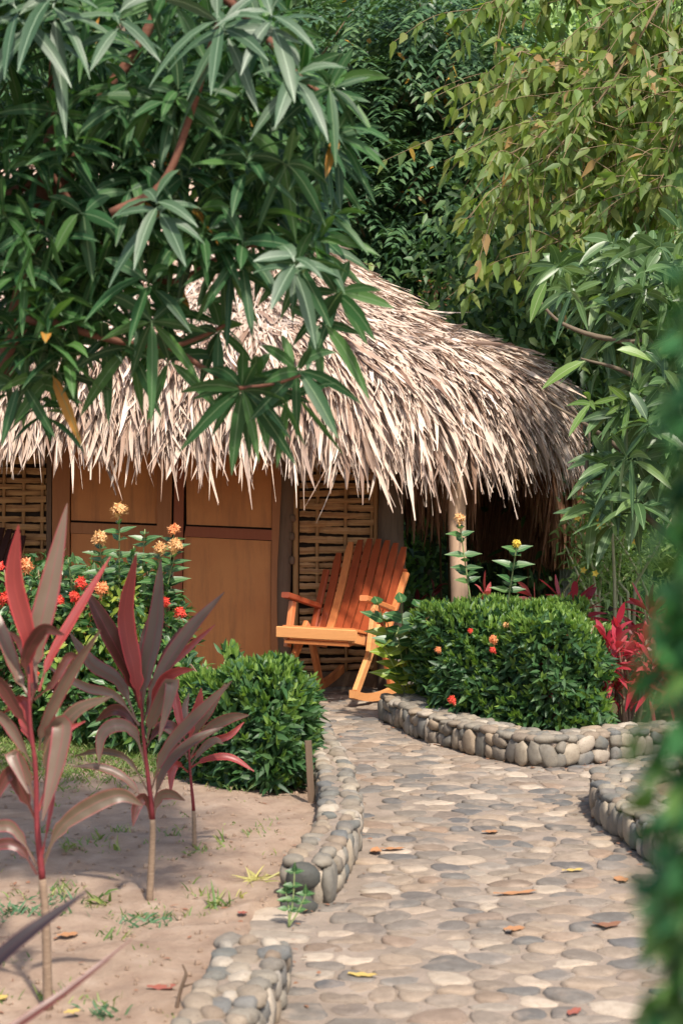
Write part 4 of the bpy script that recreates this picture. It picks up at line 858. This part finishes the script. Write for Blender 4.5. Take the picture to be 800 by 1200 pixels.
def cl(lb, x, y, Y, n=12, L=.20, W=.047, axis=None, lo=40, hi=110, dr=(.15, .6)):
    c = P(x, y, Y); ax = axis if axis is not None else (rng.normal(0, .5)+(x-150)/500, rng.normal(0, .5)-.4, rng.uniform(-.1, .9)); whorl(lb, c, ax, n, L, W, lo, hi, dr, .04)
def region(cx, cy, rx_, ry_, n, y0, y1):
    for _ in range(n):
        while True:
            a, b = rng.uniform(-1, 1, 2)
            if a*a+b*b < 1: break
        cl(lb, cx+a*rx_, cy+b*ry_, rng.uniform(y0, y1), rng.integers(9, 14), rng.uniform(.13, .185), rng.uniform(.028, .040))
region(130, 60, 220, 140, 140, 4.9, 6.3); region(110, 210, 190, 120, 80, 4.9, 6.0); region(30, 330, 85, 90, 34, 5.0, 5.8); region(40, 420, 55, 45, 7, 5.0, 5.6)
region(300, 130, 105, 100, 36, 4.9, 5.9); region(170, 275, 160, 60, 24, 4.9, 5.8); region(335, 255, 75, 40, 14, 4.9, 5.8); region(180, 370, 70, 22, 6, 5.0, 5.5); region(60, -150, 260, 110, 34, 4.7, 6.4); region(-140, 200, 120, 260, 34, 4.9, 6.2)
for (x, y, Y, n, L) in ((284,458,5.0,16,.22), (352,436,5.0,11,.19), (300,452,5.1,8,.2), (150,408,5.1,7,.21), (120,398,5.1,6,.2), (330,470,5.05,6,.2), (395,345,5.1,9,.20), (380,380,5.1,7,.19), (255,390,5.1,7,.17), (20,452,5.1,9,.19), (60,440,5.1,6,.18), (350,310,5.0,9,.19), (200,425,5.1,5,.2)):
    cl(lb, x, y, Y, n, L*.9, .037, (rng.normal(0, .2), -.8, -.15), 55, 105, (.2, .5))
for (x, y, n, L) in ((58,-8,12,.24), (255,22,15,.225), (183,232,11,.17), (20,10,8,.22), (318,12,10,.22), (345,300,8,.15), (350,80,8,.18), (140,15,7,.2)):
    cl(lbf, x, y, 4.75, n, L*.92, .038, (rng.normal(0, .12), -.75, .55), 60, 108, (.25, .6))
for (x, y, n, L) in ((390,100,8,.18), (400,150,6,.18)): cl(lb, x, y, 5.0, n, L, .038, (.6, -.6, .3), 30, 100, (.2, .6))
lb.build('crown', T_MANGO, M['leaf_mango'], mg); lbf.build('front_leaves', T_MANGO, M['leaf_mango_dull'], mg)
print('mango leaves', lb.count())

def spray(lb, tw, start, end, n, L, W, sag=.15, hang=.6, wid=.002):
    C = curve([start, (np.array(start)+np.array(end))/2+np.array([0, 0, sag]), end], 8); tw.tube(C, [wid*2, wid], 5)
    k = rng.uniform(.15, 1, n)*(len(C)-1); i = k.astype(int); p = C[np.minimum(i, len(C)-1)]; dd = norm(np.array(end)-np.array(start))
    lb.add(p, dd*.4+rvec(n, .45)+np.array([0, 0, -hang]), np.array([0, -.6, .5])+rvec(n, .5), L*rng.uniform(.7, 1.2, n), W*rng.uniform(.8, 1.15, n), .1)
# olive tree, upper right
ot = empty('tree', (4.4, 12.8, 0), 'slender tree with yellowish olive drooping leaves at the upper right', 'tree')
mb = MB(); limb(mb, [(4.4, 12.8, -.05), (4.3, 12.8, 2), (4.0, 12.7, 4.2), (3.6, 12.6, 6.5)], [.12, .09, .06, .03], 6, 12); mb.build('trunk', M['bark'], ot, smooth=True)
lb = LB(); tw = MB()
mains = [((860,-60), (760,60), (640,230)), ((900,60), (760,110), (610,60)), ((860,150), (740,160), (600,150)), ((900,200), (760,230), (640,290)), ((820,-80), (700,120), (590,230)), ((900,-20), (800,60), (700,170)), ((900,120), (800,170), (730,290)), ((840,-160), (700,-60), (560,10)), ((900,60), (820,110), (770,220)), ((820,-60), (740,100), (690,270)), ((900,-100),(760,-30),(650,100)), ((850,20),(700,60),(580,110)), ((900,10),(720,100),(600,180))]
for s in mains:
    Y = rng.uniform(11.6, 13.6); C = curve([P(*s[0], Y), P(*s[1], Y), P(*s[2], Y+rng.uniform(-.3, .3))], 8); tw.tube(np.vstack([[P(s[0][0]+200, s[0][1]-60, Y)], C]), [.012, .004], 6)
    for k in range(3, len(C)):
        for _ in range(3):
            d = np.array([rng.normal(-.16, .34), rng.normal(0, .25), rng.uniform(-.66, .1)]); spray(lb, tw, C[k], C[k]+d, 10, .135, .062, .08, .7)
tw.build('branches', M['twig'], ot, smooth=True); lb.build('crown', T_HEART, M['leaf_olive'], ot); print('olive', lb.count())

# second mango, right of the hut
m2 = empty('mango_tree', (3.1, 10.6, 0), 'broad mango tree with grey green leaves right of the thatched roof', 'tree')
mb = MB(); limb(mb, [(3.1, 10.6, -.05), (3.0, 10.6, 1.2), (2.6, 10.5, 2.2), (2.2, 10.5, 2.9)], [.10, .08, .05, .03], 6, 12)
for a in (((830,600), (745,540), (690,500), (640,470)), ((820,500), (740,440), (680,420)), ((830,400), (730,400), (660,380), (625,345)), ((820,660), (750,600), (700,560), (670,580)), ((840,460), (700,560), (690,505))): limb(mb, [P(*q_, 10.4) for q_ in a], [.025, .006], 5, 8)
mb.build('trunk', M['bark'], m2, smooth=True)
lb = LB(); lbl = LB()
def region2(lbx, cx, cy, rx_, ry_, n, y0, y1, L=(.19, .29)):
    for _ in range(n):
        while True:
            a, b = rng.uniform(-1, 1, 2)
            if a*a+b*b < 1: break
        cl(lbx, cx+a*rx_, cy+b*ry_, rng.uniform(y0, y1), rng.integers(8, 13), rng.uniform(*L), rng.uniform(.048, .066), axis=(rng.normal(0, .5)-.2, rng.normal(0, .4)-.5, rng.uniform(-.2, 1)))
region2(lb, 775, 390, 80, 130, 54, 9.8, 11.6); region2(lb, 775, 530, 66, 70, 32, 9.6, 11.2); region2(lb, 712, 325, 68, 50, 18, 10.5, 12); region2(lb, 725, 595, 26, 24, 5, 10.0, 10.8); region2(lb, 860, 420, 90, 200, 50, 9.6, 11.6)
region2(lb, 730, 320, 90, 60, 16, 10.5, 11.6)
for (x, y) in ((712,545), (725,485), (665,340), (715,570)): cl(lb, x, y, 10.0, 10, .22, .05, (-.5, -.6, .2), 30, 100)
lbl.add([P(685, 423, 9.8), P(722, 410, 9.8), P(640, 330, 10)], [(-1, 0, -.35), (1, 0, .05), (-.5, 0, -.8)], [0, -.8, .5], [.26, .2, .2], .065, .35)
for (x, y) in ((690,470), (735,470)): cl(lbl, x, y, 9.9, 5, .2, .045, (-.3, -.7, .2), 40, 100)
lb.build('crown', T_MANGO, M['leaf_mango_light'], m2); lbl.build('young_leaves', T_MANGO, M['leaf_fresh'], m2); print('mango2', lb.count())

# trees with feathery leaves behind the hut
def pinnate(lb, c, d, Rl, pairs, L, W):
    d = norm(d); s = norm(np.cross(d, [0, 0, 1.])+1e-3); k = np.arange(pairs); u = (k+1)/pairs
    p = np.array(c)+d*Rl*u[:, None]; p[:, 2] -= .35*Rl*u**2
    up_ = np.cross(s, d)+np.array([0, -.4, .3])
    for sg in (-1, 1): lb.add(p, s*sg+d*.55+np.array([0, 0, -.25])+rvec(pairs, .1), up_+rvec(pairs, .2), L*(1-.35*np.abs(u-.5))*rng.uniform(.9, 1.1, pairs), W, .25)
def feather_tree(base, top, cx, cy, rx_, ry_, y0, y1, n, label, mat='leaf_pinnate', L=.13, W=.042, Rl=(.4, .65), group='trees behind the hut'):
    r = empty('tree', base, label, 'tree', group); mb = MB(); limb(mb, [base, (np.array(base)+np.array(top))/2+np.array([.2, 0, 0]), top], [.16, .10, .04], 6, 12)
    mb.build('trunk', M['bark'], r, smooth=True); lb = LB(); tw = MB()
    for i in range(n):
        while True:
            a, b = rng.uniform(-1, 1, 2)
            if a*a+b*b < 1: break
        c = P(cx+a*rx_, cy+b*ry_, rng.uniform(y0, y1))
        if i % 9 == 0: tw.tube([c, c+np.array([rng.uniform(-.5, .5), rng.uniform(0, .5), -rng.uniform(.2, .6)])], [.006, .012], 5)
        for _ in range(3): pinnate(lb, c, (rng.normal(0, .7), rng.normal(-.4, .5), rng.normal(-.1, .45)), rng.uniform(*Rl), 7, L, W)
    tw.build('branches', M['twig'], r, smooth=True); lb.build('crown', T_OV, M[mat], r); return r
feather_tree((1.2, 17.5, 0), (.6, 16.5, 5.5), 490, 170, 150, 210, 15.6, 18, 620, 'dark feathery tree in the middle behind the roof slope')
feather_tree((-2.4, 18, 0), (-2.2, 17, 6), 200, 60, 270, 170, 16.5, 19, 300, 'dark feathery tree behind the roof on the left, glimpsed through mango leaves')
feather_tree((3.2, 19.5, 0), (3.2, 18, 6), 620, 130, 130, 210, 17.5, 20, 330, 'feathery tree behind the olive leaves, upper right of centre', mat='leaf_far')
def crown_tree(base, cx, cy, rx_, ry_, y0, y1, n, label, mat, L, W, group='trees behind the hut', tm=T_OV, th=None):
    r = empty('tree', base, label, 'tree', group); mb = MB(); c0 = P(cx, cy, (y0+y1)/2); limb(mb, [base, (base[0]*.6+c0[0]*.4, base[1], c0[2]*.5), c0], [.15, .10, .04], 6, 12)
    for i in range(7): e = P(cx+rng.uniform(-.7, .7)*rx_, cy+rng.uniform(-.7, .7)*ry_, (y0+y1)/2); limb(mb, [c0-np.array([0, 0, .6]), (c0+e)/2, e], [.05, .012], 4, 6)
    mb.build('trunk', M['bark'], r, smooth=True); lb = LB(); k = n//40
    for _ in range(k):
        while True:
            a, b = rng.uniform(-1, 1, 2)
            if a*a+b*b < 1: break
        c = P(cx+a*rx_, cy+b*ry_, rng.uniform(y0, y1)); s = rng.uniform(.18, .42); p = c+rvec(40, s)*[1, 1, .7]
        lb.add(p, rvec(40)+np.array([0, -.3, -.5]), np.array([0, -.5, .8])+rvec(40, .5), L*rng.uniform(.7, 1.2, 40), W*rng.uniform(.8, 1.2, 40), .2)
    lb.build('crown', tm, M[mat], r); return r
crown_tree((3.6, 14.5, 0), 650, 330, 110, 110, 13.5, 15.5, 6500, 'bushy green tree beyond the rounded end of the roof', 'leaf_far', .13, .05)
crown_tree((4.6, 17, 0), 740, 170, 150, 190, 16.5, 18.5, 9000, 'pale sunlit tree behind the mango at the right', 'leaf_pale', .16, .05)
crown_tree((4.8, 13.5, 0), 790, 560, 110, 190, 13.2, 15, 7000, 'dense green tree low at the right behind the yellow flowered shrub', 'leaf_far', .13, .045)
crown_tree((2.6, 16.5, 0), 560, 400, 110, 110, 15.5, 17.5, 6000, 'leafy understorey tree just above the roof slope', 'leaf_far', .14, .05)
crown_tree((.9, 18.5, 0), 500, 600, 130, 140, 17, 19.5, 6000, 'shaded leafy bush seen under the eave between the posts', 'leaf_pale', .15, .055)  # pale leaf colour stands in for the sun this bush lacks
crown_tree((2.0, 16.2, 0), 640, 620, 120, 120, 15.2, 17, 5000, 'dark bush behind the hanging brown thatch', 'leaf_dark', .14, .05)
# the far wood closing the view
lb = LB(); n = 30000; p = np.stack([rng.uniform(-9, 9, n), rng.uniform(21, 25, n), rng.uniform(-.0, 9.5, n)], 1)
lb.add(p, rvec(n)+np.array([0, -.3, -.5]), np.array([0, -.6, .7])+rvec(n, .5), rng.uniform(.25, .45, n), rng.uniform(.11, .17, n), .2)
n = 16000; p = np.stack([rng.uniform(-12, 12, n), rng.uniform(27, 32, n), rng.uniform(0, 13, n)], 1); lb.add(p, rvec(n)+np.array([0, -.3, -.5]), np.array([0, -.6, .7])+rvec(n, .5), rng.uniform(.45, .7, n), rng.uniform(.2, .3, n), .2)
wd = lb.build('far_wood', T_OV, M['leaf_dark'], None, loc=(0, 23, 0)); tag(wd, 'dark mass of woodland closing the view behind all the trees', 'woodland', kind='stuff')
# orange-brown seed heads by the roof
sh = empty('seed_head_shrub', (1.9, 14.2, 0), 'dry orange seed heads poking up just beyond the roof edge', 'shrub'); mb = MB(); lb = LB()
for (x, y) in ((640,450), (632,440), (648,458), (612,385), (590,420), (510,340), (520,395), (625,415)):
    c = P(x, y, 14.2); mb.tube([(c[0]+.05, 14.2, 0), (c[0]+.03, 14.2, c[2]*.6), c], [.012, .004], 5); k_ = 50; lb.add(c+rvec(k_, .08), rvec(k_), rvec(k_), .04, .018, 0)
mb.build('stems', M['twig'], sh, smooth=True); lb.build('seed_heads', T_DIA, M['dry_orange'], sh)
# pale sheet-metal gable seen beyond the roof end
pn = empty('sheet_metal_shed', (2.2, 15.5, 0), 'pale grey metal shed gable glimpsed between the roof end and the mango leaves', 'shed')
def prism(c4, Y, dpt=.06):
    c = [P(x, y, Y) for x, y in c4]; V = [p for p in c]+[p+np.array([0, dpt, 0]) for p in c]; n = len(c); return V, [tuple(range(n)), tuple(range(2*n-1, n-1, -1))]+[(i, n+i, n+(i+1) % n, (i+1) % n) for i in range(n)]
mb = MB(); mb.add(*prism(((654,452), (666,442), (676,456), (684,446), (694,474), (692,482), (655,482)), 14.0)); mb.add(*prism(((652,424), (663,424), (664,441), (654,450)), 14.0)); mb.build('gable', M['panel_grey'], pn)
mb = MB()
for k in range(12): mb.add(*prism(((655+k*3.4,483), (657.6+k*3.4,483), (657.6+k*3.4,830), (655+k*3.4,830)), 14.02, .04))
mb.build('ribbed_wall', M['panel_rib'], pn)

# foreground vine at the right edge
vn = empty('hanging_vine', (.36, 1.0, 0), 'out of focus column of green creeper along the right edge, close to the camera', 'creeper')
lb = LB(); n = 34000; z = rng.uniform(.25, 1.70, n); y_ = 1.0; xc = .378
edge = np.interp(z, [.3, 1.175, 1.30, 1.425, 1.525, 1.655], [.176, .176, .174, .180, .189, .205])
a = rng.uniform(0, 6.28, n); rr = rng.uniform(.0, 1.0, n)**.4*(xc-edge-.006)+.010*vnoise(z*1.0, a, .05, 31)
p = np.stack([xc+rr*np.cos(a), y_+rr*np.sin(a)*.5, z], 1); out = np.stack([np.cos(a), np.sin(a), np.zeros(n)], 1)
lb.add(p, out*.4+rvec(n, .4)+np.array([0, 0, -.6]), out+rvec(n, .4)+np.array([0, 0, .4]), rng.uniform(.016, .028, n), rng.uniform(.012, .018, n), .2); lb.build('leaves', T_HEART, M['leaf_vine'], vn)
mb = MB(); 
for k in range(7): o = rng.normal(0, .05, 2); mb.tube(curve([(.35+o[0]*.4, 1.0+o[1]*.4, 0), (.36+o[0], 1.0+o[1]*.5, .8), (.36+o[0]*1.1, 1.0+o[1], 1.62)], 5), [.010, .005], 6)
mb.build('stems', M['twig'], vn, smooth=True)

# ------------------------------------------------------------------ grass, weeds, litter
def tuft(lbx, x, y, n, h, w=.006, spread=.5, s=.02):
    p = np.stack([x+rng.normal(0, s, n), y+rng.normal(0, s, n), np.zeros(n)], 1); p[:, 2] = gz(p[:, 0], p[:, 1])-.004; a = rng.uniform(0, 6.28, n)
    lbx.add(p, np.stack([np.cos(a)*spread, np.sin(a)*spread, np.ones(n)], 1), rvec(n), h*rng.uniform(.5, 1.2, n), w*rng.uniform(.7, 1.2, n), rng.uniform(.1, .7, n))
lb = LB(); n = 42000; x = rng.uniform(-2.4, -.22, n); y = 7.55+rng.beta(1.6, 1.2, n)*3.3
dens = vnoise(x, y, .28, 41)*.5+vnoise(x, y, .09, 42)*.3+np.clip((y-7.9)/.6, -.8, 1.0); k = (rng.random(n)*1.0 < np.clip(dens, 0, 1)) & ~((x > -.5) & (y < 8.2)); x = x[k]; y = y[k]; n = len(x)
p = np.stack([x, y, gz(x, y)-.003], 1); a = rng.uniform(0, 6.28, n); lb.add(p, np.stack([np.cos(a)*.7, np.sin(a)*.7, np.ones(n)], 1), rvec(n), rng.uniform(.025, .075, n), rng.uniform(.004, .007, n), rng.uniform(.1, .8, n))
g_ = lb.build('grass', T_BLADE, M['grass'], None, loc=(-1.2, 8.6, 0)); tag(g_, 'short patchy grass growing at the back of the soil bed', 'grass', kind='stuff')
lb = LB()
for i in range(70):
    x = rng.uniform(-1.6, -.25); y = rng.uniform(4.4, 7.9); tuft(lb, x, y, rng.integers(3, 10), rng.uniform(.02, .05))
for (px, py) in ((20,1000), (60,985), (110,1000), (20,1060), (60,1055), (200,1075), (130,1105), (300,985), (250,920), (285,940), (200,985), (60,1180), (115,1185), (170,1075), (240,1050), (80,1050), (140,985)):
    q_ = G(px, py); tuft(lb, q_[0], q_[1], 16, .06, .006, .6, .035)
g_ = lb.build('weed_seedlings', T_BLADE, M['weed'], None, loc=(-1.0, 6.2, 0)); tag(g_, 'tiny weed seedlings scattered over the bare sandy soil', 'weeds', kind='stuff')
def weed(px, py, n, h, w, mat, label, spread=.5, s=.012, tm=T_BLADE):
    q_ = G(px, py); q_[2] = float(gz(q_[0], q_[1])); r = empty('weed', q_, label, 'weed', 'weeds in the soil bed'); lb = LB(); tuft(lb, q_[0], q_[1], n, h, w, spread, s); lb.build('blades', tm, M[mat], r); return r
weed(134, 1004, 7, .085, .014, 'weed', 'upright weed with a few broad blades between the two tallest cordylines')
weed(113, 992, 8, .07, .010, 'weed', 'small curly weed just left of the upright broad bladed weed')
weed(256, 1066, 16, .12, .009, 'weed', 'bushy green grass tuft right of the middle cordyline stem', .7, .02)
weed(277, 1052, 4, .075, .008, 'straw', 'dry forked weed stalk beside the bushy grass tuft')
weed(118, 1058, 14, .11, .011, 'weed', 'spreading weed with yellow green blades between the two nearest stems', .9, .02)
weed(258, 996, 5, .095, .008, 'weed', 'bent grass stalk right of the smallest cordyline', .5)
weed(20, 1080, 70, .07, .008, 'bluegrass', 'bluish green mat of weeds at the left edge behind the nearest stem', .9, .07)
weed(62, 1062, 40, .06, .008, 'bluegrass', 'small blue green weed patch touching the nearest cordyline stem', .9, .05)
weed(168, 1082, 60, .055, .008, 'bluegrass', 'low blue green weed patch at the foot of the middle cordyline', 1.1, .06)
weed(300, 1036, 34, .15, .008, 'straw', 'bundle of yellowed straw lying near the dark round kerb stone', 2.5, .02)
weed(230, 1010, 26, .05, .006, 'weed', 'thin grass ring around the foot of the smallest cordyline', .8, .03)
weed(85, 1010, 26, .09, .007, 'weed', 'pale grass clump right behind the nearest cordyline stem', .8, .035)
weed(120, 1196, 26, .07, .008, 'bluegrass', 'small leafy weed cut by the bottom edge of the picture', .9, .03)
# small plant growing at the gap between the left kerbs
q_ = G(338, 1090); q_[2] = .01; r = empty('seedling', q_, 'small broad leaved seedling growing in the gap before the dark round stones', 'plant'); mb = MB(); lb = LB()
for (tx, ty) in ((345,1022), (335,1045), (358,1048)):
    T_ = P(tx, ty, q_[1]+.03); mb.tube(curve([q_, (q_+T_)/2+np.array([.005, 0, 0]), T_], 4), [.003, .002], 6)
    for f in (.5, .75, 1.0):
        c = q_+(T_-q_)*f; lb.add([c, c], [(1, -.2, .35), (-1, -.2, .35)], [0, -.7, .7], .036, .022, .2)
    lb.add([T_], [(0, -.1, 1)], [0, -1, .2], .036, .018, 0)
mb.build('stem', M['stem_green'], r, smooth=True); lb.build('leaves', T_HEART, M['leaf_bush'], r)
# crumbs: soil clods, grit and leaf bits on the bed, gathering along the kerbs
mb = MB(); V0, F0 = sphere_tmpl(6, 4)
for i in range(900):
    x = rng.uniform(-1.9, -.1); y = rng.uniform(4.2, 8.6)
    if inpoly(np.array([x]), np.array([y]), path_poly)[0]: continue
    q_ = rng.uniform(.003, .011)*rng.uniform(.6, 1.2, 3); mb.add(V0*q_*(1+.25*rng.uniform(-1, 1, (len(V0), 1)))+np.array([x, y, float(gz(x, y))+q_[2]*.4]), F0)
g_ = mb.build('soil_clods', M['ground'], None, smooth=False, loc=(0, 0, 0)); tag(g_, 'small clods and grit strewn over the bare soil bed', 'soil clods', kind='stuff')
lb = LB()
for i in range(520):
    if i < 260: x = rng.uniform(-1.9, -.1); y = rng.uniform(4.2, 9.0)
    else:
        e = curve(RIGHT_N[3:] if i % 3 == 0 else (RIGHT_S if i % 3 == 1 else LEFT_EDGE[2:]), 6); q_ = e[rng.integers(len(e))]; x, y = q_[0]+rng.normal(0, .06), q_[1]+rng.normal(0, .06)
    z = .014 if inpoly(np.array([x]), np.array([y]), path_poly)[0] else float(gz(x, y))+.004
    lb.add((x, y, z), (*rng.normal(0, 1, 2), .05), (*rng.normal(0, .3, 2), 1), rng.uniform(.012, .04), rng.uniform(.004, .014), .02)
g_ = lb.build('leaf_litter', T_OV, M['dry_brown'], None, loc=(0, 0, 0)); tag(g_, 'crumbled brown leaf bits lying on soil and along the kerbs', 'leaf litter', kind='stuff')
# stake and dry twig
q_ = G(366, 950); MBs = MB(); MBs.bar(q_+np.array([0, 0, -.04]), P(361, 868, q_[1]), .03, .02, bev=.1); s_ = MBs.build('stake', M['trunk_post'], None, loc=q_); tag(s_, 'thin dark wooden stake standing beside the left pebble wall', 'stake')
q_ = G(205, 1190); mb = MB(); mb.tube(curve([q_, P(212, 1160, q_[1]), P(218, 1142, q_[1]), P(214, 1130, q_[1])], 4), [.006, .005, .003], 6, .1); mb.tube([P(215, 1156, q_[1]), P(228, 1152, q_[1])], [.004, .002], 6); s_ = mb.build('dry_twig', M['trunk_post'], None, smooth=True, loc=q_); tag(s_, 'dark dry twig sticking up beside the nearest pebble wall', 'twig')
# fallen leaves
def fallen(px, py, L, W, mat, label, z=.012, rot=None, curl=.2):
    q_ = G(px, py, z); r = rng.uniform(0, 6.28) if rot is None else rot; m = 9; V = []; UV = []; F = []
    for i in range(m):
        u = i/(m-1); w = W/2*math.sin(math.pi*min(1, u*.95+.03))**.8+.001; zz = curl*L*(u-.5)**2*1.6
        for a in (-1, 0, 1):
            x, y = (u-.5)*L, a*w; V.append([q_[0]+x*math.cos(r)-y*math.sin(r), q_[1]+x*math.sin(r)+y*math.cos(r), z+zz*.5+.12*abs(a)*w+.001+.002*math.sin(i*2+a)]); UV.append((u, a*.5+.5))
    F = [(i*3+k, i*3+k+1, (i+1)*3+k+1, (i+1)*3+k) for i in range(m-1) for k in range(2)]
    mb = MB(); mb.add(V, F, UV); o = mb.build('fallen_leaf', M[mat], None, smooth=True, uv=True, loc=(q_[0], q_[1], z)); tag(o, label, 'leaf', 'fallen leaves on path and soil'); return o
fallen(604, 1047, .17, .035, 'dry_orange', 'long curled tan leaf lying across the middle of the path', rot=.3)
fallen(602, 1089, .075, .05, 'dry_orange', 'small orange leaf just below the long curled leaf on the path')
fallen(711, 1085, .10, .05, 'dry_brown', 'dark brown curled leaf on the path beside the blurred creeper', rot=.2, curl=.6)
fallen(425, 1143, .09, .035, 'dry_yellow', 'bright yellow leaf on the near left part of the path', rot=-.2)
fallen(727, 1031, .08, .05, 'dry_orange', 'rusty leaf on the path beneath the right pebble wall, near the creeper')
fallen(574, 975, .07, .04, 'dry_orange', 'tiny orange leaf on the path in line with the right wall corner')
fallen(440, 998, .08, .045, 'dry_orange', 'orange leaf beside the outer bend of the left pebble wall', curl=.6)
fallen(460, 995, .10, .035, 'dry_orange', 'slim orange leaf just right of the leaf at the left wall bend', rot=.1)
fallen(671, 1020, .09, .03, 'dry_yellow', 'pale yellow leaf on the path below the right wall corner', rot=.3)
fallen(320, 1150, .05, .03, 'dry_orange', 'little orange leaf in the joint between path and nearest wall', rot=.5)
fallen(517, 873, .09, .05, 'dry_brown', 'reddish brown leaf at the foot of the hedge wall', rot=.2)
fallen(728, 893, .08, .05, 'dry_brown', 'dark leaf on the path in front of the right end of the hedge wall', curl=.5)
fallen(672, 1186, .07, .03, 'dry_red', 'reddish scrap of leaf at the bottom of the path', rot=1)
fallen(190, 1158, .085, .045, 'dry_red', 'rust red leaf on the soil left of the nearest pebble wall', z=.03, rot=.15, curl=.4)
fallen(80, 1096, .07, .045, 'dry_orange', 'pinkish leaf on bare soil just right of the nearest stem', z=.03, rot=.4)
fallen(2, 1170, .05, .03, 'dry_yellow', 'yellow leaf on the soil at the left edge of the picture', z=.03)
fallen(85, 1186, .05, .03, 'dry_yellow', 'dull yellow leaf on soil near the bottom, right of the nearest stem', z=.03)
fallen(284, 1070, .035, .03, 'dry_red', 'tiny dark red leaf on soil below the bushy grass tuft', z=.03)
print('objects', len(bpy.data.objects))
